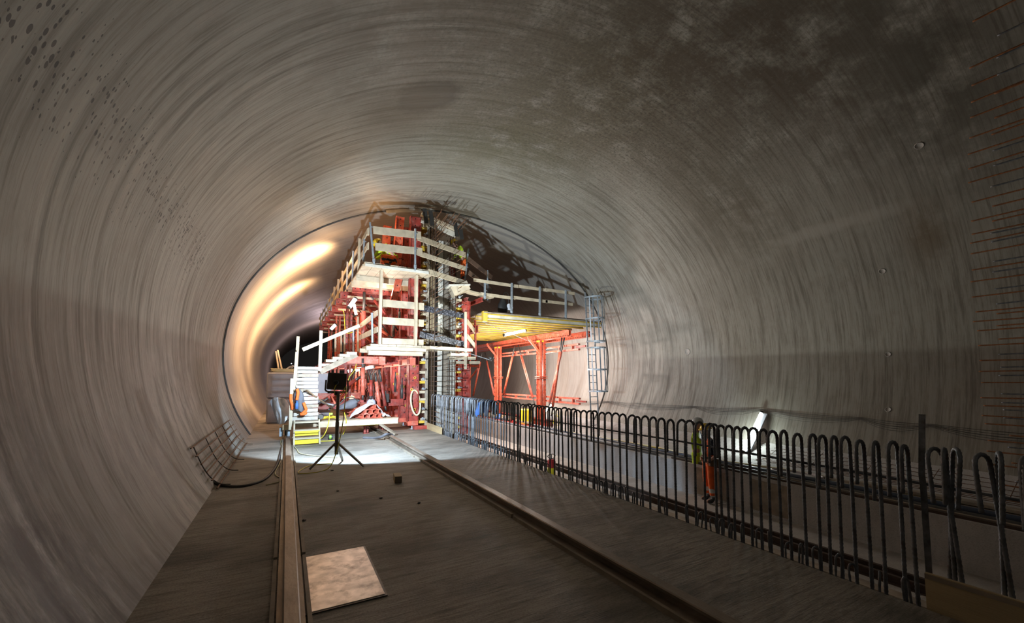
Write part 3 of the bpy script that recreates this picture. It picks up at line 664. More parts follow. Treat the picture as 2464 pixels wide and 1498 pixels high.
# timber head on top of the cage
t = thing('head_beam', 'pale timber head beam with black clamp plates capping the top of the cage', 'beam', (4.2, 12.8, 6.7))
mb = MB(); mb.bar((3.66, 12.75, 6.93), (4.92, 12.75, 6.62), .12, .10); mb.build('beam_timber', M['wood'], t)
mb = MB(); mb.bar((3.7, 12.85, 6.78), (4.9, 12.85, 6.48), .05, .17); mb.build('face_board', M['ply'], t)
for xa, zz in ((3.76, 6.88), (3.96, 6.84), (4.82, 6.62), (5.0, 6.55)):
    mb = MB(); mb.bar((xa-.02, 12.66, zz+.22), (xa+.05, 12.66, zz-.25), .13, .03, (0, 1, 0)); mb.build('clamp_plate', M['black'], t)

# ------------------------------------------------------------------ platforms of the left gantry
def board(t, p0, p1, h=.17, th=.035, m='wood', name='guard_board'):
    mb = MB(); mb.bar(p0, p1, th, h); return mb.build(name, M[m], t)
def gpost(t, p0, p1, m='galv', r=.024, name='guard_post'):
    p0, p1 = Vector(p0), Vector(p1); mb = MB()
    if m == 'galv':
        mb.bar(p0, p1, r*2, r*2, (0, 1, 0)); mb.lathe([(r*1.8, 0), (r*1.8, .09)], p0+(p1-p0)*.06, 8); mb.bar(p0.lerp(p1, .52), p0.lerp(p1, .52)+Vector((.07, 0, 0)), .02, .03); mb.bar(p0.lerp(p1, .9), p0.lerp(p1, .9)+Vector((.07, 0, 0)), .02, .03)
    else: mb.bar(p0, p1, .07, .07, (0, 1, 0))
    return mb.build(name, M[m], t)
t = thing('upper_platform', 'pale timber upper platform with guard boards at the front of the red gantry', 'platform', (2.8, 12.1, 4.93))
ZU = 4.93
for k in range(8):
    xa = 1.84+k*.24; mb = MB(); mb.box(xa+.004, xa+.236, 12.05+.015*(k % 3), 14.3, ZU-.05, ZU); mb.build('deck_plank', M['wood'], t)
for k in range(7):
    xa = 1.80+k*.275; mb = MB(); mb.box(xa+.004, xa+.27, 12.16+.02*(k % 2), 14.35, ZU-.10, ZU-.053); mb.build('under_plank', M['wood'], t)
for y, zz in ((13.35, .16), (14.0, .19), (14.35, .17)):
    mb = MB(); mb.box(1.8, 3.72, y, y+.1, ZU-.11-zz, ZU-.105); mb.build('joist', M['wood'], t)
mb = MB(); mb.bar((1.86, 12.04, ZU-.09), (3.72, 12.04, ZU-.09), .03, .08); mb.build('edge_board', M['ply'], t)
# right hand wing
PR = W(1118, 677, Z=ZU); PL = Vector((3.72, 12.1, ZU))
for k in range(6):
    f0, f1 = k/6, (k+.96)/6; a = PL.lerp(PR, f0); b_ = PL.lerp(PR, f1)
    mb = MB(); mb.add([(a.x, a.y, ZU-.05), (b_.x, b_.y, ZU-.05), (b_.x, 14, ZU-.05), (a.x, 14, ZU-.05), (a.x, a.y, ZU), (b_.x, b_.y, ZU), (b_.x, 14, ZU), (a.x, 14, ZU)], MB.BF)
    if not (k in (1, 2, 3, 4)): mb.build('wing_plank', M['wood'], t)
mb = MB(); mb.bar(PL+Vector((0, -.02, -.05)), PR+Vector((.05, 0, -.05)), .06, .16); mb.build('wing_beam', M['wood'], t)
for z0 in (5.78, 5.33):
    board(t, W(898, 553, Y=12.0) if z0 > 5.5 else W(903, 593, Y=12.0), W(1013, 566, Y=12.0) if z0 > 5.5 else W(1016, 605, Y=12.0), .215)
zt, zl = W(1010, 566, Y=12.0).z, W(1010, 603, Y=12.0).z
board(t, W(1004, 571, Y=12.04), W(1120, 613, Z=zt-.05), .17); board(t, W(1004, 608, Y=12.04), W(1120, 646, Z=zl-.1), .15)
gpost(t, W(900, 636, Y=12.06), W(890, 535, Y=12.06)); gpost(t, W(999, 650, Y=11.97), W(999, 550, Y=11.97))
gpost(t, W(1117, 690, Z=ZU-.1), W(1127, 598, Y=W(1117, 690, Z=ZU-.1).y)); gpost(t, W(875, 630, X=1.9), W(876, 575, X=1.9))
for dx in (0, .0):
    pass
for zc in (5.78, 5.36):
    mb = MB(); mb.bar((1.92, 11.95, zc+.02), (1.92, 12.06, zc+.02), .03, .2); mb.build('board_stub', M['wood'], t)

# timber bracket under the right wing
t = thing('timber_bracket', 'stack of pale timber boards jutting out under the right end of the upper platform', 'bracket', (5.3, 12.9, 4.4))
yb = 12.95
for (pa, pb, h, th, m) in ((W(1086, 704, Y=yb), W(1124, 688, Y=yb-.1), .30, .5, 'wood'), (W(1076, 689, Y=yb-.1), W(1126, 688, Y=yb-.15), .05, .5, 'ply'), (W(1118, 700, Y=yb), W(1182, 716, Y=yb+.3), .07, .3, 'wood')):
    mb = MB(); mb.bar(pa, pb, th, h); mb.build('bracket_board', M[m], t)
for px in (1125, 1160):
    mb = MB(); mb.ibeam(W(px, 720, Y=12.9), Vector((W(px, 720, Y=12.9).x, 15, W(px, 720, Y=12.9).z)), .1, .14); mb.build('bracket_beam', M['red'], t)

t = thing('middle_platform', 'pale timber middle platform boxed in by a tall timber frame', 'platform', (3, 12.5, 2.62))
ZM = 2.62
for k in range(7):
    xa = 2.13+k*.255; mb = MB(); mb.box(xa+.004, xa+.25, 12.47+.01*(k % 3), 14.1, ZM-.06, ZM); mb.build('deck_plank', M['wood'], t)
for i, (xa, xb, y, z0, z1) in enumerate(((2.02, 3.82, 12.5, 2.44, 2.555), (2.1, 3.75, 12.62, 2.30, 2.43), (2.0, 3.8, 13.6, 2.42, 2.55))):
    mb = MB(); mb.box(xa, xb, y, y+.16, z0, z1); mb.build('joist', M['wood'], t)
mb = MB(); mb.bar((2.38, 12.44, ZM-.02), (2.38, 12.44, 4.86), .17, .07, (1, 0, 0)); mb.verts = None; mb.build('frame_post', M['wood'], t)
mb = MB(); mb.bar((3.45, 12.44, ZM-.02), (3.45, 12.44, 4.80), .17, .07, (1, 0, 0)); mb.build('frame_post', M['wood'], t)
for z in (3.86, 3.33, 2.72):
    board(t, (2.42, 12.49, z), (3.72, 12.49, z), .22 if z > 3 else .18)
for (za, pb) in ((3.83, (1118, 760)), (2.98, (1118, 828))):
    a = Vector((3.62, 12.54, za)); b_ = W(pb[0], pb[1], Y=13.0); mb = MB(); mb.bar(a, b_, .03, .19); mb.build('black_board', M['blackply'], t)['label'] = 'black film-faced guard board'
PM = W(1120, 838, Z=ZM)
mb = MB(); mb.bar((3.8, 12.5, ZM-.06), PM+Vector((.1, 0, -.06)), .5, .10); mb.build('wing_beam', M['wood'], t)
for k, (pxa, pxb, py) in enumerate(((1080, 1122, 853), (1085, 1140, 862), (1095, 1150, 872))):
    a = W(pxa, py, Y=12.85+.1*k); b_ = W(pxb, py, Y=12.85+.1*k); mb = MB(); mb.bar(a, b_, .35, .10); mb.build('wing_board', M['wood'], t)
mb = MB(); mb.bar(W(1120, 888, Y=12.75), W(1120, 750, Y=12.75), .085, .05, (0, 1, 0)); mb.build('corner_post', M['wood'], t)
for (a, b_) in (((1124, 772), (1143, 798)), ((1124, 808), (1143, 832))):
    mb = MB(); mb.bar(W(*a, Y=12.8), W(*b_, Y=13.4), .03, .17); mb.build('side_board', M['wood'], t)
mb = MB(); mb.bar(W(1145, 870, Y=13.4), W(1143, 770, Y=13.4), .06, .06); mb.build('side_post', M['red'], t)

# walkway along the left of the gantry, with its lit guard rail
t = thing('side_walkway', 'long timber walkway with wooden guard rail receding along the left of the red gantry', 'walkway', (2.1, 14, 4.95))
mb = MB()
for k in range(3):
    for j in range(4):
        mb = MB(); mb.box(1.84+k*.22, 2.05+k*.22, 14.45+j*4, 18.4+j*4, 4.90, 4.95); mb.build('deck_plank', M['wood'], t)
ys_ = [13.3, 14.7, 16.2, 17.7, 19.3, 21, 22.7, 24.4, 26.2, 28, 30]
for y in ys_: gpost(t, (1.86, y, 4.75), (1.86, y, 5.98), 'wood' if int(y) % 2 else 'galv')
for j in range(5):
    for z in (5.84, 5.40): board(t, (1.91, 12.05+j*4, z+.01*(j % 2)), (1.91, 16.0+j*4, z), .15)

# ------------------------------------------------------------------ the red gantry itself
t = thing('formwork_gantry', 'large red steel gantry on rails packed with props under the timber platforms', 'gantry', (2.3, 13, 0))
BY = [14.45, 15.9, 17.4, 19.0, 20.8, 22.6, 24.6, 26.8]
for i, y in enumerate(BY):
    xl_ = 1.62 if i else 1.84
    mb = MB(); mb.channels((xl_, y, 4.62), (3.4, y, 4.62), .22, .28); mb.build('cross_beam', M['red_punched'], t)
    mb = MB(); mb.channels((1.45, y, 2.22), (3.4, y, 2.22), .2, .24); mb.build('cross_beam', M['red_punched'], t)
    mb = MB(); mb.bar((1.75, y+.5, 4.42), (3.4, y+.5, 4.42), .09, .07); mb.build('packing_timber', M['wood'], t)
def prop(x, y, z0, z1, m='red', x1=None, y1=None, r=.055, sleeve=.3):
    a = Vector((x, y, z0)); b_ = Vector((x if x1 is None else x1, y if y1 is None else y1, z1)); d = b_-a
    mb = MB(); mb.tube([a+d*.12, a+d*(1-sleeve)], r, 10); o = mb.build('prop', M[m], t, smooth=True)
    mb = MB(); mb.tube([a, a+d*.15], r*.55, 8); mb.build('prop_screw', M['steel_dark'], o, smooth=True); mb = MB(); mb.tube([a+d*(1-sleeve-.05), b_], r*.6, 8); mb.build('prop_inner_tube', M['steel_dark'], o, smooth=True)
    c = a+d*.42; q = d.normalized().orthogonal().normalized()*(r*2.2); mb = MB()
    w2 = d.normalized(); mb.tube(bez([c-w2*.10+q*.3, c-w2*.09+q, c+w2*.09+q, c+w2*.10+q*.3], 4), .01, 5); mb.tube(bez([c-w2*.10-q*.3, c-w2*.09-q, c+w2*.09-q, c+w2*.10-q*.3], 4), .01, 5); mb.build('prop_handle', M[m], o, smooth=True)
for i, y in enumerate((14.3, 18.9, 22, 26)):
    prop(2.2, y, 2.34, 4.5, ('red', 'orange', 'red', 'orange')[i], r=.075 if i == 0 else .085)
    prop(2.25, y, .3, 2.12, ('red', 'orange', 'red', 'orange')[i], r=.075)
for i, y in enumerate((14.45, 15.9, 17.4, 19., 20.8)):
    prop(2.45, y+.1, 4.45, 3.3, 'red' if i % 2 == 0 else 'orange', x1=3.4, r=.05)
    prop(2.3, y+.1, 3.6, 2.9, 'orange' if i % 2 == 0 else 'red', x1=3.4, r=.05)
for (x0, z0, x1_, z1, y) in ((.9, .8, 2.3, 1.75, 14.2), (2.85, .55, 2.6, 1.9, 13.6), (2.7, .6, 2.5, 1.8, 15.2), (1.5, .55, 2.1, 1.9, 15.6), (2.0, .5, 2.35, 1.9, 17), (1.3, .6, 1.1, 2.0, 18)):
    prop(x0, y, z0, z1, 'red' if y < 15 else 'orange', x1=x1_, r=.06)
for (pa, pb, r_) in (((873, 962), (873, 862), .062), ((914, 990), (903, 897), .058), ((892, 960), (893, 900), .05)):
    a, b_ = W(*pa, Y=13.15), W(*pb, Y=13.15); prop(a.x, a.y, a.z, b_.z, 'redlight' if r_ > .055 else 'red', x1=b_.x, y1=b_.y, r=r_, sleeve=.22)
a, b_ = W(778, 965, Y=13.4), W(868, 905, Y=13.6); prop(a.x, a.y, a.z, b_.z, 'red', x1=b_.x, y1=b_.y, r=.06, sleeve=.15)
for (xa, xb, y, z, m) in ((2.1, 3.5, 14.0, .80, 'red'), (.8, 3.2, 15.5, .65, 'red'), (.7, 2.5, 16.5, .95, 'orange'), (.8, 3.4, 18, .7, 'red'), (.8, 3.4, 20, 1.1, 'orange')):
    mb = MB(); mb.channels((xa, y, z), (xb, y, z), .18, .22); mb.build('lower_cross_beam', M[m], t)
for (x, ya, yb, z) in ((2.15, 12.9, 28, .52), (.55, 14.6, 28, .52)):
    mb = MB(); mb.channels((x, ya, z-.1), (x, yb, z-.1), .26, .26); mb.build('sill_beam', M['red_punched'], t)
    for y in (13.6, 17.5, 22):
        if y < ya: continue
        mb = MB(); mb.box(x-.12+.25*(x > 1), x+.12+.25*(x > 1), y-.14, y+.14, .12, .28); o = mb.build('bogie', M['red'], t)
        mb = MB(); mb.tube([(x-.04+.28*(x > 1), y, .2), (x+.04+.28*(x > 1), y, .2)], .1, 16); mb.build('wheel', M['steel_dark'], o, smooth=True)
for (x, z) in ((2.5, 2.13), (3.42, 2.13)):
    mb = MB(); mb.ibeam((x, 12.62, z), (x, 20, z), .14, .2); mb.build('bearer_beam', M['redlight'], t)
    mb = MB(); mb.box(x-.09, x+.09, 12.6, 12.62, z-.12, z+.12); mb.build('end_plate', M['redlight'], t)
mb = MB(); mb.channels((1.6, 13.2, 2.16), (2.75, 13.2, 2.16), .2, .22); mb.build('front_cross_beam', M['redlight'], t)
for i, (x, y) in enumerate(((1.95, 16), (1.95, 19.8), (1.95, 23.5), (2.6, 18.2), (2.6, 21))):
    mb = MB(); mb.channels((x, y, .5), (x, y, 4.5), .2, .22, up=(0, 1, 0)); mb.build('upright', M['orange_punched'] if i % 2 else M['red_punched'], t)
for i, (xa, za, xb, zb, y) in enumerate(((2.9, 3.9, 3.35, 5.9, 13.3), (2.95, 5.0, 3.4, 6.4, 14.6), (2.9, 5.0, 3.4, 6.2, 16.5))):
    mb = MB(); mb.channels((xa, y, za), (xb, y, zb), .16, .2, up=(1, 0, 0)); mb.build('raking_beam', M['orange_punched'], t)
for i, (xa, xb, y) in enumerate(((3.0, 3.1, 13.25), (2.75, 2.85, 14.0), (3.2, 3.3, 15.2))):
    mb = MB(); mb.channels((xa, y, 4.95), (xb, y, 6.9-.1*i), .16, .26, up=(1, 0, 0)); mb.build('top_upright', M['orange_punched'], t)
mb = MB(); mb.channels((2.8, 13.3, 6.35), (3.7, 13.3, 6.35), .2, .2); mb.build('top_cross_beam', M['red_punched'], t)
# hatching plates with yellow chalk marks are paint on steel; hydraulic hoses
for k in range(7):
    x = 2.3+.09*k; y = 13.9+.2*k; mb = MB(); mb.tube(bez([(x, y, 1.9), (x+.1, y, 1.5), (x-.06, y+.1, 1.1), (x+.08, y, .75)], 6), .016, 6); mb.build('hydraulic_hose', M['black' if k % 2 else 'cable'], t, smooth=True)
for k, (x, y, z) in enumerate(((3.22, 14.0, 1.4), (3.3, 13.4, 1.2), (3.22, 14.4, 3.3), (3.2, 13.5, 3.6))):
    mb = MB(); mb.tube([(x, y, z-.25), (x, y, z+.2)], .045, 10); mb.tube([(x, y, z+.2), (x, y, z+.42)], .022, 8); mb.build('hydraulic_ram', M['steel_dark'], t, smooth=True)

# tubes on the gantry
def tl_(pa, pb, Y, label, r=.05):
    tube_light('tube_light', W(*pa, Y=Y), W(*pb, Y=Y), r, label)
tl_((841, 738), (855, 719), 13.9, 'bright tube light hanging slanted under the upper platform, nearest the front', .06)
tl_((852, 732), (857, 757), 14.6, 'narrow bright tube light hanging almost upright beside the front red prop', .045)
tl_((796, 792), (807, 781), 19, 'small bright tube light further back on the left of the red gantry', .06)
tl_((837, 893), (848, 890), 16, 'short tube light low inside the gantry, behind the square floodlight', .05)
tl_((876, 886), (898, 882), 14.5, 'tube light low inside the gantry just right of the square floodlight', .045)
tl_((855, 891), (865, 889), 17, 'smallest tube light low inside the gantry, between the other two', .045)

# ------------------------------------------------------------------ low work deck with timber steps
t = thing('low_deck', 'low pale timber work deck in front of the red gantry, just above the rails', 'platform', (1.5, 12, .4))
mb = MB(); mb.bar((.78, 12.05, .38), (2.86, 12.05, .38), .1, .15); mb.build('front_beam', M['wood'], t)
mb = MB(); mb.bar((.2, 12.7, .31), (2.9, 12.7, .31), .1, .1); mb.build('rear_beam', M['wood'], t)
for k in range(6):
    mb = MB(); mb.box(.85, 2.5 if k else 2.9, 12.12+k*.26, 12.36+k*.26, .42, .46); mb.build('deck_plank', M['wood_old' if k % 2 else 'wood'], t)
mb = MB(); mb.bar((1.75, 12.2, .29), (2.35, 12.2, .29), .06, .04); mb.build('yellow_batten', M['yellow_paint'], t)
for x in (2.08, 2.5):
    mb = MB(); mb.channels((x, 12.6, .03), (x, 12.6, .3), .12, .12, up=(0, 1, 0)); mb.box(x-.08, x+.08, 12.5, 12.7, 0, .02); mb.build('deck_leg', M['red'], t)
mb = MB(); mb.bar((2.38, 12.05, .3), (2.72, 11.65, .04), .09, .05); mb.build('loose_strut', M['wood_old'], t)

t = thing('timber_stair', 'steep pale timber stair of closely stacked boards climbing the left of the gantry', 'stair', (.48, 11.9, .4))
for k in range(15):
    z = .50+k*.098; y = 11.55+k*.045; xa = .17+.005*k
    mb = MB(); mb.bar((xa if k > 1 else .15, y+.012*(k % 2), z), (.74-.012*(k % 2), y+.012*((k+1) % 2), z), .09, .082); mb.build('step_board', M['stair' if k % 4 else 'wood_old'], t)
for (a, b_) in (((.12, 11.5, .34), (.12, 11.5, 1.6)), ((.2, 12.3, 1.2), (.24, 12.6, 2.75)), ((.17, 11.9, 1.0), (.22, 12.2, 2.3))):
    mb = MB(); mb.bar(a, b_, .075, .04); mb.build('stair_post', M['wood'], t)
mb = MB(); mb.bar((.78, 12.2, 1.8), (.78, 12.2, 2.9), .08, .05); mb.build('stair_post', M['wood'], t)
mb = MB(); mb.bar(W(728, 841, Y=12.2), W(865, 783, Y=12.4), .03, .10); mb.build('hand_rail', M['wood'], t)
mb = MB(); mb.bar(W(770, 894, Y=12.5), W(858, 852, Y=12.7), .05, .15); mb.build('stringer', M['wood_old'], t)
for i, (px, py) in enumerate(((780, 878), (796, 868), (812, 862), (828, 855), (845, 850))):
    c = W(px, py, Y=12.75); mb = MB(); mb.bar(c+Vector((-.14, .1, 0)), c+Vector((.14, .1, 0)), .5, .08); mb.build('upper_step', M['wood'], t)
for (a, b_, Y) in (((866, 785), (908, 752), 12.6), ((866, 812), (908, 792), 12.6)):
    mb = MB(); mb.bar(W(*a, Y=14.5), W(*b_, Y=12.6), .03, .17); mb.build('landing_board', M['wood'], t)
mb = MB(); mb.bar(W(896, 830, Y=12.7), W(895, 752, Y=12.7), .05, .05); mb.build('landing_post', M['galv'], t)
for (px, y0, y1) in ((861, 845, 762), (850, 846, 790), (843, 846, 795), (829, 846, 800), (807, 846, 812), (821, 846, 805)):
    mb = MB(); mb.bar(W(px, y0, Y=16), W(px, y1, Y=16), .06, .05); mb.build('rail_upright', M['wood' if px % 2 else 'galv'], t)

t = thing('step_ladder', 'three-tread pale timber steps with yellow risers at the foot of the gantry', 'steps', (.48, 11.1, 0))
for x in (.2, .75):
    mb = MB(); mb.bar((x, 10.98, .0), (x, 11.42, .55), .035, .09, (0, -1, .4)); mb.build('stringer', M['wood'], t)
for k, z in enumerate((.16, .34, .52)):
    y = 11.08+k*.13; mb = MB(); mb.box(.2, .75, y-.02, y+.16, z-.015, z+.02); mb.build('tread', M['wood'], t)
    if k < 2:
        mb = MB(); mb.box(.22, .73, y+.02, y+.035, z-.13, z-.015); mb.build('riser', M['yellow_paint'], t)
mb = MB(); mb.box(.2, .75, 11.06, 11.065, .325, .345); mb.build('tread_edge', M['yellow_paint'], t)

# ------------------------------------------------------------------ right hand gantry with the yellow deck
t = thing('support_gantry', 'orange-red steel frame with posts and slanting props carrying the yellow-beamed platform', 'gantry', (9.7, 14.5, -.5))
XG = 9.7
mb = MB(); mb.channels((XG, 12.85, 3.38), (XG, 24, 3.38), .24, .26); mb.build('main_beam', M['orange_punched'], t)
mb = MB(); mb.channels((10.6, 12.75, 3.38), (10.6, 24, 3.38), .2, .24); mb.build('main_beam', M['orange_punched'], t)
mb = MB(); mb.channels((5.9, 13.3, 3.38), (5.9, 24, 3.38), .24, .26); mb.build('main_beam', M['red_punched'], t)
for y in (14.95, 19.1, 23.2):
    for X in (XG, 5.95):
        mb = MB(); mb.channels((X, y, -.2), (X, y, 3.25), .3, .3, up=(0, 1, 0)); o = mb.build('post', M['orange_punched'], t)
        mb = MB(); mb.box(X-.2, X+.2, y-.2, y+.2, 1.6, 1.63); mb.box(X-.2, X+.2, y-.2, y+.2, 1.66, 1.69); mb.build('splice_plate', M['orange'], o)
        mb = MB(); mb.box(X-.14, X+.14, y-.14, y+.14, 3.19, 3.25); mb.build('cap_plate', M['yellow_paint'], o)
mb = MB(); mb.channels((XG-.1, 14.1, -.25), (XG-.1, 24, -.25), .24, .26); mb.build('sill_beam', M['red_punched'], t)
mb = MB(); mb.box(XG-.22, XG+.02, 14.08, 14.1, -.38, -.12); mb.build('sill_end', M['orange'], t)
for (pa, pb, m) in (((1352, 812), (1327, 1000), 'orange'), ((1358, 812), (1318, 990), 'redlight'), ((1247, 830), (1287, 975), 'redlight'), ((1239, 832), (1208, 965), 'orange'), ((1167, 848), (1192, 965), 'redlight'), ((1160, 848), (1136, 965), 'orange')):
    a, b_ = W(*pb, X=XG+.05), W(*pa, X=XG+.05)
    prop(a.x, a.y, a.z, b_.z, m, x1=b_.x, y1=b_.y, r=.055, sleeve=.18)
for zc in (2.83, .72):
    for dz in (-.10, .10):
        mb = MB(); mb.bar((XG+.25, 12.6, zc+dz), (XG+.25, 19, zc+dz*.7), .1, .07); mb.build('rail_channel', M['redlight'], t)
    mb = MB(); mb.bar((XG+.25, 12.2, zc), (XG+.25, 12.8, zc), .05, .07); mb.build('channel_end', M['red'], t)
    for y in (13, 13.9, 15.6, 16.5, 17.6):
        mb = MB(); mb.bar((XG+.25, y, zc-.1), (XG+.25, y, zc+.1), .12, .04, (0, 1, 0)); mb.build('batten_plate', M['redlight'], t)
for (y, d) in ((14.95, .85), (19.1, .9)):
    mb = MB(); mb.bar((XG-.05, y, 2.7), (XG-.55, y+.1, 3.3), .07, .09); mb.bar((XG-.55, y+.1, 3.3), (XG-.6, y+.1, 3.42), .06, .08); mb.build('knee_brace', M['orange'], t)
for (xx, y) in ((6.6, 15), (6.8, 17)):
    mb = MB(); mb.channels((5.95, y, -.4), (5.95, y, 2.3), .26, .3, up=(0, 1, 0)); mb.build('post', M['orange_punched'], t)

t = thing('deck_platform', 'wide platform of yellow timber beams and brown boards beside the caged ladder', 'platform', (8.7, 13, 3.9))
yj = 12.9
for k in range(13):
    xa, xb = (6.05, 11.3-.0*k) if k < 1 else (5.95, 11.0-.12*(k % 3)); y = yj+k*.62
    mb = MB(); mb.box(xa, xb, y-.04, y+.04, 3.68, 3.72); mb.box(xa, xb, y-.04, y+.04, 3.84, 3.88); mb.build('yellow_flange', M['yellow'], t)
    mb = MB(); mb.box(xa, xb, y-.015, y+.015, 3.72, 3.84); mb.build('beam_web', M['ply' if k == 0 else 'wood_end'], t)
for k in range(9):
    mb = MB(); mb.box(5.95+k*.6, 6.545+k*.6, 12.8, 20.9, 3.885, 3.925); mb.build('deck_panel', M['wood_old'], t)
mb = MB(); mb.box(6.3, 10.6, 12.86, 12.95, 3.93, 3.97); mb.build('toe_board', M['brownply'], t)
for x in (7.09, 8.31, 9.52): gpost(t, (x, 12.88, 3.9), (x+.01, 12.88, 5.08), r=.03)
gpost(t, (6.05, 12.95, 4.4), (6.05, 12.95, 5.0), r=.03)
for z in (5.0, 4.55):
    for (xa, xb) in (((5.6, 7.4), (7.3, 8.7), (8.6, 10.0)) if z > 4.8 else ((5.75, 7.3), (7.2, 8.7), (8.6, 9.9))):
        board(t, (xa, 12.93+.035*((xa*10) % 2), z+.01*(9-xa)), (xb, 12.93+.035*((xa*10) % 2), z-.005), .11)
# end trestle
mb = MB(); mb.bar((6.02, 12.9, 3.6), (6.02, 12.9, 3.95), .16, .16, (0, 1, 0)); mb.build('end_block', M['yellow'], t)
tube_light('tube_light', (7.55, 14.3, 3.33), (8.5, 14.3, 3.56), .055, 'long bright tube light hanging under the yellow platform beams')
for k, (a, b_) in enumerate((((6.1, 13.2, 3.62), (8.9, 14.6, 3.15)), ((5.9, 14.3, 3.42), (9.9, 13.4, 3.42)))):
    mb = MB(); mb.tube([a, b_], .008, 5); tag(mb.build('bracing_wire', M['galv'], smooth=True), ['thin bracing wire slanting down below the yellow platform', 'thin bracing wire crossing level below the yellow platform'][k], 'wire')

# caged ladder
t = thing('caged_ladder', 'tall galvanised ladder with safety cage at the right end of the yellow platform', 'ladder', (10.65, 12.85, -.5))
LX0, LX1, LY = 10.42, 10.80, 12.75
for X in (LX0, LX1):
    mb = MB(); mb.bar((X+.22, LY, -.5), (X-.02, LY, 5.05), .06, .025, (0, 1, 0)); mb.build('stile', M['galv'], t)
for k in range(19):
    z = -.25+k*.28; dx = .22*(1-(z+.5)/5.5); mb = MB(); mb.tube([(LX0+dx, LY, z), (LX1+dx, LY, z)], .014, 6); mb.build('rung', M['galv'], t)
def cage(zs):
    for z in zs:
        dx = .22*(1-(z+.5)/5.5); cx_ = (LX0+LX1)/2+dx; pts = []
        for i in range(15):
            a = math.pi*(1.0+i/14); pts.append((cx_+.36*math.cos(a), LY-.12+.60*math.sin(a), z))
        pts = [(LX0+dx, LY, z)]+pts+[(LX1+dx, LY, z)]
        mb = MB()
        for p, q in zip(pts, pts[1:]): mb.bar(p, q, .012, .06)
        mb.build('cage_hoop', M['galv'], t)
    for i in (2, 5, 7, 9, 12):
        a = math.pi*(1+i/14); pr = []
        for z in (zs[0], zs[-1]):
            dx = .22*(1-(z+.5)/5.5); pr.append(((LX0+LX1)/2+dx+.36*math.cos(a), LY-.12+.60*math.sin(a), z))
        mb = MB(); mb.bar(pr[0], pr[1], .05, .012, (math.cos(a), math.sin(a), 0)); mb.build('cage_strap', M['galv'], t)
cage((3.05, 3.95, 4.8)); cage((1.1, 1.95, 2.8))

# ------------------------------------------------------------------ floodlight on its tripod
BX, BYY = .84, 8.15
t = thing('tripod_stand', 'brown-grey steel tripod stand on the slab carrying the square floodlight', 'tripod', (BX, BYY, 0))
mb = MB(); mb.tube([(BX, BYY, .22), (BX, BYY, .8)], .034, 12); mb.tube([(BX, BYY, .8), (BX, BYY, 1.36)], .029, 12); mb.build('pole', M['tripod'], t, smooth=True)
mb = MB(); mb.lathe([(.042, 0), (.042, .07)], (BX, BYY, .36), 12); mb.build('leg_collar', M['tripod'], t)
for (x, y) in ((.40, 8.05), (1.0, 8.62), (1.27, 7.86)):
    d = Vector((x-BX, y-BYY, 0)).normalized(); mb = MB(); mb.bar(Vector((BX, BYY, .42))+d*.03, Vector((x, y, .015)), .035, .03); mb.build('leg', M['tripod'], t)
mb = MB(); mb.tube([(BX-.18, BYY, 1.34), (BX, BYY, 1.34)], .012, 8); mb.lathe([(.03, 0), (.03, .05)], (BX-.04, BYY, 1.30), 10); mb.build('clamp_lever', M['black'], t)
t = thing('floodlight', 'square black floodlight seen from the back, clamped on the tripod', 'floodlight', (BX-.02, BYY, 1.4))
c = Vector((BX-.02, BYY+.05, 1.545)); LOCAL[0] = False
mb = MB(); mb.bar(c+Vector((-.165, 0, .012)), c+Vector((.165, 0, -.012)), .06, .31, (0, .08, 1)); mb.build('housing', M['lampback'], t, bevel=.012)
mb = MB()
for k in range(5): mb.bar(c+Vector((-.12, -.034, -.1+.05*k)), c+Vector((.12, -.034, -.105+.05*k)), .006, .008)
mb.build('cooling_rib', M['lampback'], t)
mb = MB(); mb.bar(c+Vector((-.15, .033, 0)), c+Vector((.15, .033, 0)), .004, .27); mb.build('lamp_glass', M['tube_cool'], t)
mb = MB(); q = [c+Vector((-.185, 0, .03)), c+Vector((-.195, 0, -.16)), c+Vector((-.16, 0, -.185)), c+Vector((.16, 0, -.2)), c+Vector((.19, 0, -.17)), c+Vector((.185, 0, .02))]
for a, b_ in zip(q, q[1:]): mb.bar(a, b_, .03, .012, (0, 1, 0))
mb.build('bracket', M['tripod'], t)
mb = MB(); mb.lathe([(.05, 0), (.05, .03), (.03, .05)], c+Vector((-.02, -.03, -.02)), 16, (0, -1, 0)); mb.build('junction_box', M['black'], t)
mb = MB(); mb.tube(bez([c+Vector((0, -.06, -.02)), c+Vector((-.05, -.07, -.15)), c+Vector((-.02, -.06, -.26)), c+Vector((.08, -.05, -.24)), c+Vector((.13, -.06, -.12)), c+Vector((.155, -.05, -.16)), (BX+.08, BYY-.03, .7), (BX-.02, BYY-.1, .25), (BX-.15, 7.95, .02), (BX-.45, 7.75, .012), (BX-.62, 7.9, .012), (BX-.42, 8.4, .012), (BX-.05, 8.42, .012)], 8), .008, 6); mb.build('lamp_cable', M['ycable'], t, smooth=True)

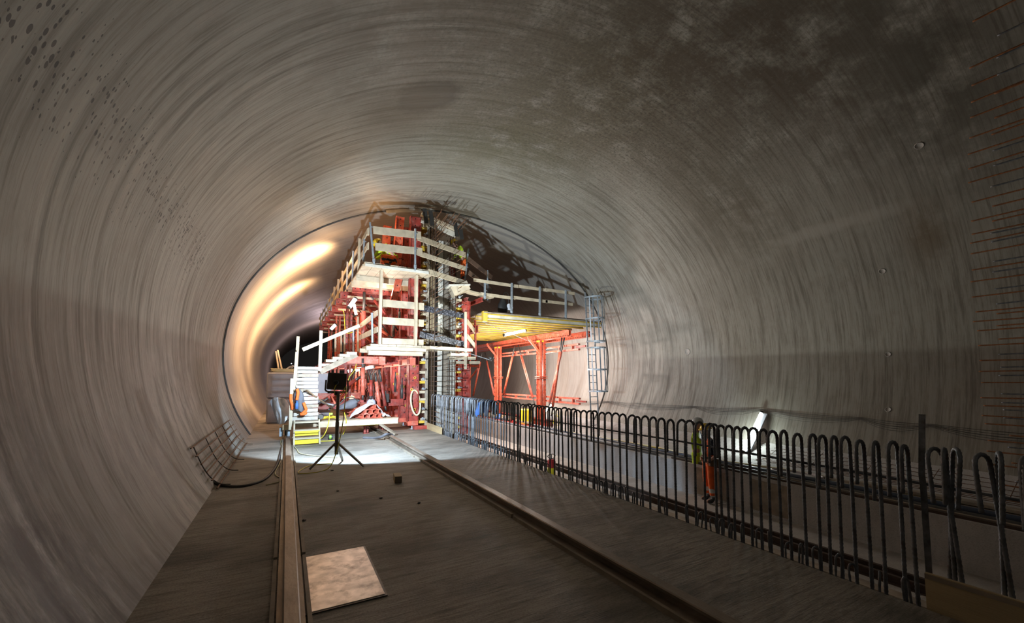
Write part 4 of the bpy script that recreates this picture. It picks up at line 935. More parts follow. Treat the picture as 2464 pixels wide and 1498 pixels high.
# cables on the slab
def cable(label, pts, r, m='cable', name='cable', cat='cable'):
    mb = MB(); mb.tube(bez(pts, 8), r, 7); return tag(mb.build(name, M[m], smooth=True), label, cat)
def G(px, py, z=.012): return W(px, py, Z=z)
cable('thick black cable looping over the slab from the left wall mesh to the left rail', [G(497, 1150, .1), G(520, 1163, .03), G(560, 1170), G(600, 1166), G(640, 1150), G(665, 1120), G(676, 1085), G(684, 1050)], .022)
cable('thin pale cable running beside the left rail', [G(640, 1166), G(672, 1158), G(676, 1150), G(662, 1138), G(675, 1110), G(680, 1080), G(676, 1060), G(690, 1045)], .009, 'hose')
cable('thin pale cable straggling over the left rail toward the tripod', [G(676, 1075), G(700, 1070), G(714, 1080), G(722, 1090), G(760, 1096), G(812, 1100)], .009, 'hose')
cable('yellow cable hanging from the low deck onto the slab left of the tripod pole', [W(793, 993, Y=12.0), W(791, 1015, Y=11.95), W(783, 1040, Y=11.9), G(770, 1055), G(745, 1058), G(700, 1052), G(680, 1050)], .012, 'ycable')
cable('yellow cable hanging off the deck edge right of the tripod pole', [W(828, 990, Y=12.0), W(833, 1015, Y=11.95), G(826, 1043), G(808, 1058), G(768, 1061)], .012, 'ycable')
cable('thin yellow cable dangling from the upper gantry beams', [W(820, 745, Y=15), W(827, 750, Y=15), W(829, 775, Y=15), W(833, 800, Y=15), W(850, 798, Y=15.2)], .012, 'ycable')
cable('yellow cable strung inside the lower gantry', [W(858, 870, Y=14.4), W(853, 890, Y=14.4), W(840, 908, Y=14.4), W(836, 935, Y=14.4), W(828, 960, Y=14.4)], .011, 'ycable')
# tangle of yellow cable on the deck
pts = []
for i in range(70):
    a = i*.9; r_ = .12+.1*math.sin(i*1.7); pts.append((.98+r_*1.5*math.cos(a), 12.35+r_*math.sin(a*1.1), .50+.05*abs(math.sin(i*.77))))
mb = MB(); mb.tube(bez(pts, 3), .009, 5); tag(mb.build('cable_tangle', M['ycable'], smooth=True), 'tangled heap of yellow cable on the low work deck', 'cable')
# grey-black hose piece over the right rail
cable('dark grey rubber hose piece lying across the middle rail', [G(874, 1052, .03), G(900, 1053, .03), G(918, 1050, .10), G(930, 1044, .17), G(943, 1046, .10), G(950, 1054, .03)], .035, 'grey_fab', 'hose', 'hose')
# wood block, offcuts, debris
t = thing('wood_block', 'small squared timber block alone on the slab left of the middle rail', 'wood block', (1.57, 6.55, 0), R(-8)); LOCAL[0] = True
mb = MB(); mb.box(-.055, .055, -.13, .13, 0, .10); mb.build('block', M['wood_end'], t, bevel=.004)
mb = MB(); mb.box(-.05, .05, -.132, -.1301, .004, .096); mb.build('end_grain', M['wood_old'], t); LOCAL[0] = False
for k, (px0, py0, px1, py1, s, lb) in enumerate(((905, 1030, 930, 1040, .07, 'dark timber offcut beside the middle rail below the low deck'), (918, 1040, 938, 1036, .05, 'short pale timber offcut lying against the middle rail'), (922, 1045, 945, 1042, .04, 'thin timber offcut nearest the camera beside the loose strut'))):
    mb = MB(); mb.bar(G(px0, py0, .05), G(px1, py1, .04), s, s*.6); tag(mb.build('timber_offcut', M['wood' if k % 2 else 'wood_old']), lb, 'offcut')
for k, (px, py, lb) in enumerate(((800, 1130, 'small black scrap on the slab in front of the tripod'), (730, 1250, 'small dark lump right of the left rail'), (812, 1179, 'pale chip on the slab between the rails'), (1008, 1208, 'tiny dark pebble between the rails'), (917, 1196, 'small dark sliver on the slab below the wood block'))):
    c = G(px, py); bm = bmesh.new(); bmesh.ops.create_icosphere(bm, subdivisions=1, radius=.022)
    for v in bm.verts: v.co = Vector((v.co.x*random.uniform(.8, 1.7), v.co.y*random.uniform(.7, 1.2), v.co.z*random.uniform(.35, .6)))
    me = bpy.data.meshes.new('debris'); bm.to_mesh(me); bm.free(); me.materials.append(M['black' if k != 2 else 'wood_old']); o = new_obj('debris', me); o.location = (c.x, c.y, .008); tag(o, lb, 'debris')
# spool
c = G(798, 1056); t = thing('cable_reel', 'small green and black cable reel on the slab behind the tripod', 'reel', tuple(c))
c = c+Vector((0, 0, .06)); mb = MB(); mb.tube([c+Vector((-.06, 0, 0)), c+Vector((.0, 0, 0))], .05, 14); mb.build('wound_cord', M['green'], t, smooth=False)
mb = MB(); mb.tube([c+Vector((-.01, 0, 0)), c+Vector((.02, 0, 0))], .062, 16); mb.tube([c+Vector((-.08, 0, 0)), c+Vector((-.06, 0, 0))], .062, 16); mb.build('reel_side', M['black'], t)
mb = MB(); mb.tube([c+Vector((.02, 0, 0)), c+Vector((.025, 0, 0))], .03, 14); mb.build('reel_hub', M['blue'], t)

# cream hose coil hanging on the front soldier
pts = []
for i in range(26):
    a = 2*math.pi*i/25; pts.append(W(1000+11*math.cos(a)+3*math.sin(a), 968+30*math.sin(a)*(1 if math.sin(a) > 0 else 1.0), Y=12.7+.012*i))
mb = MB(); mb.tube(pts, .028, 8); tag(mb.build('hose_coil', M['hose'], smooth=True), 'cream hose hanging in a long loop on the front red beam', 'hose')
# wedge pads on base etc
# stack of red channels on the deck
t = thing('channel_stack', 'little pyramid of short red steel channels stacked on the low deck', 'steel stack', (2.15, 12.6, .46))
for (x, z) in ((1.93, .53), (2.10, .53), (2.27, .53), (2.40, .53), (2.0, .66), (2.17, .66), (2.34, .66), (2.25, .79)):
    mb = MB(); mb.ibeam((x, 12.15, z), (x-.25, 13.2, z), .12, .12, .018); mb.build('steel_channel', M['redlight'], t)
def cloth(name, label, cat, mb_pts, nx, ny, m, amp=.02, thick=.006, seed=1):
    """draped sheet through a grid of points"""
    rnd = random.Random(seed); rows = len(mb_pts); cols = len(mb_pts[0]); vs_ = []; fs = []
    for j in range(ny+1):
        fj = j/ny*(rows-1); j0 = min(int(fj), rows-2); tj = fj-j0
        for i in range(nx+1):
            fi = i/nx*(cols-1); i0 = min(int(fi), cols-2); ti = fi-i0
            a = Vector(mb_pts[j0][i0]).lerp(Vector(mb_pts[j0][i0+1]), ti); b_ = Vector(mb_pts[j0+1][i0]).lerp(Vector(mb_pts[j0+1][i0+1]), ti)
            p = a.lerp(b_, tj)+Vector((rnd.uniform(-1, 1), rnd.uniform(-1, 1), rnd.uniform(-1, 1)))*amp; p += Vector((0, math.sin(i*1.3+j*.6)*amp, math.sin(i*.9)*amp)); vs_.append(p)
    for j in range(ny):
        for i in range(nx): a = j*(nx+1)+i; fs.append((a, a+1, a+nx+2, a+nx+1))
    me = bpy.data.meshes.new(name); me.from_pydata([tuple(v) for v in vs_], [], fs); me.materials.append(M[m]); me.polygons.foreach_set('use_smooth', [True]*len(fs))
    o = new_obj(name, me); s = o.modifiers.new('s', 'SOLIDIFY'); s.thickness = thick; s2 = o.modifiers.new('u', 'SUBSURF'); s2.levels = 1; s2.render_levels = 1
    return tag(o, label, cat) if label else o
cloth('white_sheet', 'crumpled white cloth thrown over the stacked red channels', 'cloth', [[(1.55, 12.2, .47), (1.75, 12.15, .60), (2.0, 12.12, .80), (2.25, 12.12, .88), (2.42, 12.15, .70), (2.55, 12.2, .50)], [(1.65, 12.6, .52), (1.8, 12.6, .72), (2.0, 12.6, .85), (2.2, 12.6, .92), (2.4, 12.6, .78), (2.5, 12.5, .52)]], 16, 8, 'white_cloth', .022, seed=4)
cloth('white_rag', 'small white rag beside the stacked red channels', 'cloth', [[(2.45, 12.1, .50), (2.55, 12.1, .56), (2.68, 12.1, .48)], [(2.45, 12.3, .58), (2.55, 12.3, .62), (2.68, 12.3, .5)]], 8, 5, 'white_cloth', .02, seed=8)
# water jug
c = W(893, 985, Y=13.3); t = thing('water_jug', 'large clear bluish water jug on the deck behind the white cloth', 'jug', (c.x, c.y, c.z-.05)); cz = c.z
mb = MB(); mb.lathe([(.13, 0), (.135, .02), (.135, .12), (.125, .13), (.135, .14), (.135, .24), (.10, .30), (.03, .34), (.03, .39)], (c.x, c.y, cz), 20); mb.build('jug_body', M['clear'], t, smooth=True)
mb = MB(); mb.lathe([(.035, .385), (.035, .42)], (c.x, c.y, cz), 12); mb.build('cap', M['blue'], t)
c = W(846, 967, Y=13.6); t = thing('canister', 'small amber plastic canister on the deck in the middle of the gantry', 'canister', tuple(c)); mb = MB(); mb.box(c.x-.08, c.x+.08, c.y-.05, c.y+.05, c.z, c.z+.19); mb.build('canister_body', M['oil'], t, bevel=.015)
mb = MB(); mb.lathe([(.02, .19), (.02, .22)], tuple(c), 10); mb.build('cap', M['white_cloth'], t)
for k, (px, py, h_, lb) in enumerate(((925, 966, .34, 'taller narrow black battery case standing inside the gantry'), (932, 966, .26, 'wider black case standing right of the taller one inside the gantry'))):
    c = W(px, py, Y=13.7); mb = MB(); mb.box(c.x-.045, c.x+.05, c.y-.05, c.y+.05, c.z-.02, c.z+h_); tag(mb.build('black_case', M['black'], bevel=.01), lb, 'case')
# grey tool bag
c = W(838, 982, Y=12.8); t = thing('tool_bag', 'grey fabric tool bag slumped on the low deck beside the yellow cables', 'bag', tuple(c))
bm = bmesh.new(); bmesh.ops.create_uvsphere(bm, u_segments=16, v_segments=10, radius=1)
for v in bm.verts: v.co = Vector((v.co.x*.30+.04*math.sin(v.co.z*6), v.co.y*.14, v.co.z*.12*(1+.3*math.sin(v.co.x*3))+.1*v.co.x))
me = bpy.data.meshes.new('bag'); bm.to_mesh(me); bm.free(); me.materials.append(M['grey_fab']); me.polygons.foreach_set('use_smooth', [True]*len(me.polygons)); o = new_obj('bag_body', me, t); o.location = (0, 0, .1); o.matrix_basis = Matrix.Translation((0, 0, .1))
c2 = c+Vector((0, -.12, .1)); mb = MB(); mb.tube(bez([c2+Vector((-.25, 0, .05)), c2+Vector((-.1, 0, .2)), c2+Vector((.1, 0, .22)), c2+Vector((.25, 0, .1))], 5), .015, 6); mb.build('bag_strap', M['black'], t, smooth=True)
# grey plastic pipe
a = W(772, 1002, Y=11.95); t = thing('plastic_pipe', 'short thick pale grey pipe lying end-on beside the stair', 'pipe', (a.x, a.y, a.z)); b_ = a+Vector((-.12, 1.2, .02))
mb = MB(); mb.tube([a, b_], .075, 20, cap=False); mb.tube([a, b_], .062, 20, cap=False)
for k in range(20):
    pass
o = mb.build('pipe_wall', M['pvc'], t, smooth=True)
mb = MB(); mb.tube([a+(b_-a)*.03, a+(b_-a)*.035], .062, 20); mb.build('bore_shade_disc', M['steel_dark'], t)  # dark disc standing in for the shade inside the pipe
# broom-like spade handle leaning
t = thing('long_paddle', 'long brown wooden paddle leaning from the stair across the deck clutter', 'paddle', (.8, 12, .6))
pa, pb = W(742, 942, Y=11.6), W(800, 982, Y=12.2); mb = MB(); mb.tube([pa, pb], .02, 8); mb.build('shaft', M['leather'], t, smooth=True)
mb = MB(); mb.bar(W(737, 939, Y=11.58), W(750, 948, Y=11.65), .10, .03); mb.build('blade', M['leather'], t)
for k, (p0_, p1_, m, lb) in enumerate((((797, 952, 13), (810, 978, 12.6), 'redlight', 'short pinkish steel strut propped in the clutter on the low deck'), ((812, 970, 12.7), (790, 985, 12.4), 'steel_dark', 'dark steel pipe lying in the clutter on the low deck'), ((775, 968, 12.9), (806, 975, 12.7), 'galv', 'bright short scaffold tube lying in the deck clutter'))):
    mb = MB(); mb.tube([W(p0_[0], p0_[1], Y=p0_[2]), W(p1_[0], p1_[1], Y=p1_[2])], .025, 8); tag(mb.build('loose_tube', M[m], smooth=True), lb, 'tube')
c = W(797, 998, Y=12.05); mb = MB(); mb.tube([c+Vector((-.03, 0, .03)), c+Vector((.03, 0, .03))], .03, 12); tag(mb.build('green_tape', M['green']), 'small bright green tape roll on the deck edge', 'tape roll')

# stacked plastic tanks
def tank(x0, x1, y0, y1, z0, h_, label):
    t = thing('storage_tank', label, 'tank', ((x0+x1)/2, y0, z0)); mb = MB(); mb.box(x0, x1, y0, y1, z0, z0+h_); mb.build('tank_body', M['plastic_grey'], t, bevel=.05)
    for i in range(2):
        for j in range(2):
            cx_ = x0+(x1-x0)*(.27+.46*i); cz_ = z0+h_*(.27+.46*j); mb = MB()
            for a, b_ in (((-.11, -.11), (.11, -.11)), ((.11, -.11), (.11, .11)), ((.11, .11), (-.11, .11)), ((-.11, .11), (-.11, -.11))):
                mb.bar((cx_+a[0], y0-.005, cz_+a[1]), (cx_+b_[0], y0-.005, cz_+b_[1]), .02, .02, (0, 1, 0))
            mb.bar((cx_-.04, y0-.005, cz_), (cx_+.04, y0-.005, cz_), .02, .08); mb.build('square_boss', M['plastic_grey'], t)
tank(-.60, .36, 16.9, 17.8, 0, .88, 'lower grey plastic tank of the stack left of the stair')
tank(-.62, .38, 16.9, 17.8, .89, .93, 'upper grey plastic tank of the stack left of the stair')
tank(.50, 1.5, 17.0, 17.9, 0, .88, 'lower grey plastic tank glimpsed right of the stair')
tank(.52, 1.52, 17.0, 17.9, .89, .93, 'upper grey plastic tank glimpsed right of the stair')
pts = []
for i in range(60):
    a = i*.7; pts.append((-.12+(.36+.05*math.sin(i))*math.cos(a), 17.2+.22*math.sin(a), 1.84+.002*i))
mb = MB(); mb.tube(bez(pts, 3), .012, 5); tag(mb.build('hose_coil', M['hose'], smooth=True), 'loose coil of yellowish hose lying on top of the left tank stack', 'hose')
cloth('paper_sack', 'crumpled pale sack on top of the left tank stack', 'sack', [[(-.05, 17.1, 1.9), (.1, 17.05, 2.05), (.22, 17.1, 2.12)], [(-.05, 17.3, 1.88), (.1, 17.3, 2.02), (.2, 17.3, 2.0)]], 6, 5, 'white_cloth', .03, seed=3)
for k, (pa, pb) in enumerate((((671, 892), (664, 845)), ((679, 892), (668, 842)))):
    mb = MB(); mb.bar(W(*pa, Y=17.4), W(*pb, Y=17.9), .05, .04); tag(mb.build('leaning_lath', M['wood']), ['thin wooden lath standing upright behind the left tanks, nearer the wall', 'thin wooden lath standing upright behind the left tanks, nearer the stair'][k], 'lath')
# wrapped bundle
t = thing('wrapped_bundle', 'bundle wrapped in white plastic sheeting leaning left of the stair', 'bundle', (-.1, 12.3, 0))
def Wb(px, py, Y): return tuple(W(px, py, Y=Y))
c1 = [[Wb(657, 958, 12.8), Wb(668, 955, 12.5), Wb(684, 957, 12.5), Wb(700, 985, 12.9)], [Wb(662, 985, 12.6), Wb(672, 975, 12.3), Wb(688, 980, 12.4), Wb(702, 995, 12.8)], [Wb(668, 1008, 12.5), Wb(676, 1000, 12.2), Wb(690, 1003, 12.3), Wb(703, 1005, 12.7)], [Wb(674, 1024, 12.5), Wb(678, 1020, 12.2), Wb(689, 1010, 12.3), Wb(702, 1008, 12.7)]]
o = cloth('plastic_wrap', None, None, c1, 12, 12, 'white_cloth', .02, .02, seed=11); o.parent = t; o.matrix_basis = world_of(t).inverted()
mb = MB(); mb.bar(W(663, 960, Y=12.9), W(682, 1015, Y=12.6), .22, .18); mb.build('wrapped_core', M['plastic_grey'], t)
mb = MB(); mb.bar((-.05, 12.0, .36), (.12, 12.0, .36), .14, .13); tag(mb.build('timber_end', M['wood_end']), 'squared timber end sticking out left of the stair above the rail', 'timber')
t = thing('rail_clamp', 'grey steel channel bogie standing on the left rail by the stair foot', 'bogie', (.05, 12.3, .12))
mb = MB(); mb.channels((.0, 12.2, .12), (.0, 12.2, .33), .24, .2, up=(0, 1, 0)); mb.build('clamp_frame', M['galv'], t)
mb = MB(); mb.tube([(0, 12.3, .18), (.12, 12.3, .18)], .07, 14); mb.build('wheel', M['steel_dark'], t, smooth=True)

# work jacket on the stair post
t = thing('work_jacket', 'dark grey and orange work jacket hung on the stair post', 'jacket', (.2, 11.45, .6))
YJ = 11.42
o = cloth('jacket_body', None, None, [[Wb(712, 935, YJ), Wb(716, 931, YJ-.1), Wb(722, 935, YJ)], [Wb(708, 955, YJ), Wb(718, 950, YJ-.12), Wb(729, 952, YJ)], [Wb(710, 975, YJ), Wb(720, 972, YJ-.1), Wb(732, 975, YJ)], [Wb(716, 988, YJ), Wb(724, 990, YJ-.1), Wb(734, 990, YJ)]], 8, 10, 'grey_fab', .02, .03, seed=5); o.parent = t; o.matrix_basis = world_of(t).inverted()
for pts in ([(700, 948), (700, 962), (703, 975), (704, 985)], [(714, 935), (717, 942), (716, 952), (714, 962)], [(730, 968), (734, 978), (736, 986), (726, 995)], [(722, 996), (734, 995), (736, 990)]):
    mb = MB(); mb.tube(bez([W(*p, Y=YJ-.12 if p[0] > 706 else YJ) for p in pts], 4), .035, 8, radii=None); mb.build('orange_panel', M['hivis_o'], t, smooth=True)
c = W(714, 978, Y=YJ-.2); mb = MB(); mb.lathe([(.035, 0), (.035, .13), (.015, .16), (.015, .2)], (c.x, c.y, c.z-.05), 12); tag(mb.build('water_bottle', M['blue'], smooth=True), 'small blue bottle hanging in front of the work jacket', 'bottle')

# rebar mesh on the left wall
t = thing('rebar_mesh', 'rusty mesh panel leaning against the foot of the left wall', 'mesh', (-.8, 9.5, 0))
TL_, TR_, BR_, BL_ = Vector((-1.10, 7.9, .62)), Vector((-1.12, 12.6, .62)), Vector((-.80, 11.9, .03)), Vector((-.82, 7.3, .03))
TL_, TR_ = Vector((-1.17, 7.45, .60)), Vector((-1.17, 11.9, .60))
for k in range(6):
    f = k/5; mb = MB(); mb.tube([TL_.lerp(BL_, f)+Vector((0, -.05, 0)), TR_.lerp(BR_, f)+Vector((0, .1, 0))], .011, 6); mb.build('mesh_rod', M['rust'], t)
for k in range(5):
    f = k/4*.92+.03; a = TL_.lerp(TR_, f); b_ = BL_.lerp(BR_, f); mb = MB(); mb.tube(bez([a, a.lerp(b_, .55)+Vector((-.03, 0, -.03)), b_+Vector((-.02, 0, .04)), b_+Vector((.14, 0, 0))], 5), .008, 6); mb.build('cross_rod', M['steel_dark' if k < 3 else 'rust'], t)

# ------------------------------------------------------------------ people
def skin_mesh(verts, edges, sub=2, mats=(), root=0):
    me = bpy.data.meshes.new('sk'); me.from_pydata([v[:3] for v in verts], edges, [])
    o = bpy.data.objects.new('sk', me); col.objects.link(o)
    md = o.modifiers.new('skin', 'SKIN'); md.use_smooth_shade = True
    for i, v in enumerate(verts):
        sv = me.skin_vertices[0].data[i]; sv.radius = (v[3], v[4] if len(v) > 4 else v[3]); sv.use_root = (i == root)
    ss = o.modifiers.new('ss', 'SUBSURF'); ss.levels = sub
    dg = bpy.context.evaluated_depsgraph_get(); dg.update(); out = bpy.data.meshes.new_from_object(o.evaluated_get(dg))
    bpy.data.objects.remove(o); out.materials.clear()
    for m in mats: out.materials.append(m)
    out.polygons.foreach_set('use_smooth', [True]*len(out.polygons)); return out
def sphere(r, sc, c, seg=16, cut=None):
    bm = bmesh.new(); bmesh.ops.create_uvsphere(bm, u_segments=seg, v_segments=seg*2//3, radius=r)
    if cut is not None: bmesh.ops.delete(bm, geom=[v for v in bm.verts if v.co.z < cut*r], context='VERTS')
    for v in bm.verts: v.co = Vector((v.co.x*sc[0], v.co.y*sc[1], v.co.z*sc[2]))+Vector(c)
    me = bpy.data.meshes.new('s'); bm.to_mesh(me); bm.free(); me.polygons.foreach_set('use_smooth', [True]*len(me.polygons)); return me
def person(label, loc, rz, J, top, legs, helmet, short_legs=False, short_sleeve=False, vest=False, cat='person', belt=False):
    """J: joint dict, facing +Y in its own frame"""
    t = thing('person', label, cat, loc, rz); LOCAL[0] = True
    V = {k: Vector(v) for k, v in J.items()}
    def chain(names): return names
    hd = V['head']; nk = V['neck']
    keys = ['pelvis', 'waist', 'chest', 'neck', 'head', 'crown', 'shL', 'elL', 'wrL', 'haL', 'shR', 'elR', 'wrR', 'haR', 'hiL', 'knL', 'anL', 'toL', 'hiR', 'knR', 'anR', 'toR']
    rad = dict(pelvis=(.145, .11), waist=(.13, .10), chest=(.155, .11), neck=.052, head=(.075, .085), crown=(.07, .08), sh=.06, el=.043, wr=.028, ha=(.035, .022), hi=.085, kn=.058, an=.042, to=(.042, .03))
    vs_ = []
    for k in keys:
        r_ = rad.get(k, rad.get(k[:2])); r_ = r_ if isinstance(r_, tuple) else (r_, r_); vs_.append((*V[k], *r_))
    ix = {k: i for i, k in enumerate(keys)}
    E_ = [('pelvis', 'waist'), ('waist', 'chest'), ('chest', 'neck'), ('neck', 'head'), ('head', 'crown')]
    for s in 'LR': E_ += [('chest', 'sh'+s), ('sh'+s, 'el'+s), ('el'+s, 'wr'+s), ('wr'+s, 'ha'+s), ('pelvis', 'hi'+s), ('hi'+s, 'kn'+s), ('kn'+s, 'an'+s), ('an'+s, 'to'+s)]
    me = skin_mesh(vs_, [(ix[a], ix[b_]) for a, b_ in E_], 2, (M['skin'],)); new_obj('body', me, t)
    # fingers
    for s in 'LR':
        h_, w2 = V['ha'+s], V['wr'+s]; d = (h_-w2).normalized(); sd = d.cross(Vector((0, 1, 0)) if abs(d.y) < .8 else Vector((0, 0, 1))).normalized(); cr = d.cross(sd)
        mb = MB()
        for k in range(4):
            b0 = h_+sd*(-.024+.016*k)-d*.01; L_ = (.062, .075, .07, .055)[k]; mb.tube([b0, b0+d*L_*.5+cr*.006, b0+d*L_*.85+cr*.028, b0+d*L_*.9+cr*.045], .008, 6, radii=[.009, .0085, .008, .006])
        b0 = w2.lerp(h_, .5)+sd*-.025; mb.tube([b0, b0-sd*.025+d*.03, b0-sd*.022+d*.06+cr*.01], .009, 6, radii=[.011, .010, .007])
        mb.build('fingers', M['skin'], t, smooth=True)
    # face
    f = V['face'] if 'face' in V else Vector((0, 1, 0)); f = f.normalized(); upv = (V['crown']-nk).normalized(); f = (f-upv*f.dot(upv)).normalized(); sdv = f.cross(upv)
    mid = hd.lerp(V['crown'], .35)
    mb = MB(); mb.tube([mid+f*.07+upv*.02, mid+f*.105-upv*.015, mid+f*.08-upv*.03], .012, 6, radii=[.008, .014, .008]); mb.build('nose', M['skin'], t, smooth=True)
    mb = MB()
    for s in (-1, 1): mb.lathe([(.008, 0), (.009, .004), (.004, .008)], mid+f*.083+upv*.018+sdv*.03*s, 8, f)
    mb.build('eyes', M['black'], t)
    mb = MB(); mb.bar(mid+f*.086-upv*.055-sdv*.022, mid+f*.086-upv*.055+sdv*.022, .008, .006); mb.build('mouth', M['leather'], t)
    mb = MB()
    for s in (-1, 1): mb.lathe([(.018, -.008), (.024, 0), (.012, .01)], mid+sdv*.085*s, 10, sdv*s)
    mb.build('ears', M['skin'], t, smooth=True)
    mb = MB(); c = mid-f*.045+upv*.0; mb.lathe([(.05, -.045), (.078, 0), (.08, .05)], c, 14, upv); mb.build('hair', M['leather'], t, smooth=True)
    # helmet
    q = upv.to_track_quat('Z', 'Y').to_matrix().to_4x4(); Hc = V['crown']-upv*.01
    me = sphere(.128, (.92, 1.12, .95), (0, 0, 0), 24, 0); me.materials.append(M[helmet]); o = new_obj('helmet', me, t)
    rot = Matrix((sdv, f, upv)).transposed().to_4x4(); o.matrix_basis = Matrix.Translation(Hc) @ rot; hm = o
    so = o.modifiers.new('s', 'SOLIDIFY'); so.thickness = .006
    mb = MB(); pts = []
    for i in range(24):
        a = 2*math.pi*i/24; rr = 1.0+.32*max(0, math.sin(a))**3; pts.append((.122*math.cos(a), .147*math.sin(a)*rr, 0))
    mb.tube(pts, .009, 6, closed=True); mb.add([(x_, y_*.99, .004) for x_, y_, _ in pts[1:12]]+[(x_*.9, .11, .01) for x_, y_, _ in pts[1:12]], [(i, i+1, i+12, i+11) for i in range(10)])
    mb.mi = 0; me = mb.mesh('brim', M[helmet], True); o = bpy.data.objects.new('helmet_brim', me); col.objects.link(o); o.parent = hm
    for k in range(3):
        mb = MB(); xx = (-.035, 0, .035)[k]; mb.tube([(xx, .13*math.cos(a), .122*math.sin(a)) for a in [math.pi*(.15+.7*i/8) for i in range(9)]], .005, 5); me = mb.mesh('ridge', M[helmet], True); o = bpy.data.objects.new('helmet_ridge', me); col.objects.link(o); o.parent = hm
    # trousers
    def grow(names, add, ends=None):
        out = []
        for k in names:
            r_ = rad.get(k, rad.get(k[:2])); r_ = r_ if isinstance(r_, tuple) else (r_, r_); p = V[k]; out.append([*p, r_[0]+add, r_[1]+add])
        return out
    kk = ['pelvis', 'hiL', 'knL', 'hiR', 'knR', 'waist']; vv = grow(kk, .02); vv[5][2] = (V['pelvis'].z+V['waist'].z)/2; vv[5][0] = (V['pelvis'].x+V['waist'].x)/2; vv[5][1] = (V['pelvis'].y+V['waist'].y)/2
    ed = [(0, 5), (0, 1), (1, 2), (0, 3), (3, 4)]
    if not short_legs:
        for s, i in (('L', 2), ('R', 4)):
            p = V['kn'+s].lerp(V['an'+s], .92); vv.append([*p, .075, .075]); ed.append((i, len(vv)-1))
    lm = [M[m] for m in legs]
    me = skin_mesh(vv, ed, 2, lm)
    for p in me.polygons:
        z = p.center.z
        p.material_index = 0
        if len(lm) > 1 and not short_legs:
            for s in 'LR':
                zk, za = V['kn'+s].z, V['an'+s].z
                if (zk-za > .2) and (abs(z-(za+.20)) < .035 or abs(z-(za+.06)) < .03): p.material_index = 1
    new_obj('trousers', me, t)
    # jacket or shirt
    kk = ['waist', 'chest', 'shL', 'elL', 'shR', 'elR', 'pelvis']; vv = grow(kk, .018); ed = [(6, 0), (0, 1), (1, 2), (2, 3), (1, 4), (4, 5)]
    p = V['pelvis'].lerp(V['waist'], .25); vv[6][:3] = p[:]
    p = V['chest'].lerp(nk, .6); vv.append([*p, .075, .07]); ed.append((1, len(vv)-1))
    if not short_sleeve:
        for s, i in (('L', 3), ('R', 5)):
            p = V['el'+s].lerp(V['wr'+s], .85); vv.append([*p, .045, .045]); ed.append((i, len(vv)-1))
    tm = [M[m] for m in top]; me = skin_mesh(vv, ed, 2, tm)
    ax = (V['chest']-V['pelvis']).normalized(); L0 = (V['chest']-V['pelvis']).length
    for p in me.polygons:
        d = (p.center-V['pelvis']).dot(ax)/L0; sidev = abs((p.center-V['chest']).dot(sdv)); p.material_index = 0
        if vest == 'hivis':
            if abs(d-.42) < .06 or abs(d-.70) < .05: p.material_index = 1
        elif vest == 'straps':
            if (.07 < sidev < .12 and d > .3) or d < .25: p.material_index = 1
        elif vest == 'half':
            if (p.center-V['chest']).dot(sdv) > -.02 and d < 1.3 and (p.center-V['chest']).dot(f) > -.2: p.material_index = 0
            if (p.center-V['chest']).dot(sdv) < .0: p.material_index = 1
    new_obj('jacket', me, t)
    if belt:
        mb = MB(); c = V['pelvis'].lerp(V['waist'], .45); pts = [(c.x+.175*math.cos(a), c.y+.14*math.sin(a), c.z) for a in [2*math.pi*i/16 for i in range(16)]]; mb.tube(pts, .022, 6, closed=True); o = mb.build('tool_belt', M['leather'], t, smooth=True)
        for sx_ in (-1, 1):
            mb = MB(); mb.box(c.x+sx_*.17-.06, c.x+sx_*.17+.06, c.y-.12, c.y+.08, c.z-.18, c.z-.01); b2 = mb.build('belt_pouch', M['leather'], t, bevel=.015)
    for s in 'LR':
        a = V['an'+s]; tt_ = V['to'+s]; me = skin_mesh([(a.x, a.y, a.z+.10, .058), (a.x, a.y-.01, a.z-.01, .058), ((a.x+tt_.x)/2, (a.y+tt_.y)/2, .05, .055, .05), (tt_.x, tt_.y, .045, .05, .042)], [(0, 1), (1, 2), (2, 3)], 2, (M['boot'],), 1); new_obj('boot', me, t)
    LOCAL[0] = False; return t
STAND = dict(pelvis=(0, 0, .95), waist=(0, .01, 1.13), chest=(0, .01, 1.34), neck=(0, .02, 1.50), head=(0, .05, 1.58), crown=(0, .05, 1.69), hiL=(-.10, 0, .88), knL=(-.12, .02, .50), anL=(-.12, -.02, .09), toL=(-.14, .15, .04), hiR=(.10, 0, .88), knR=(.12, .02, .50), anR=(.12, -.03, .09), toR=(.15, .14, .04),
             shL=(-.18, 0, 1.40), elL=(-.25, .02, 1.12), wrL=(-.22, .14, .92), haL=(-.21, .19, .85), shR=(.18, 0, 1.40), elR=(.25, .02, 1.12), wrR=(.22, .14, .92), haR=(.21, .19, .85))
# worker in orange trousers, back half turned, looking left
g = W(1709, 1207, Z=-1.25)
J = dict(STAND, elL=(-.27, -.08, 1.14), wrL=(-.20, .08, .98), haL=(-.15, .13, .96), elR=(.27, -.10, 1.14), wrR=(.21, .06, .98), haR=(.15, .12, .96), face=(-.3, 1, 0))
person('person in yellow helmet, black shirt and orange work trousers, hands at the tool belt', tuple(g), R(62), J, ('navy', 'hivis_o'), ('hivis_o', 'reflect'), 'helmet_y', short_sleeve=True, vest='straps', belt=True)
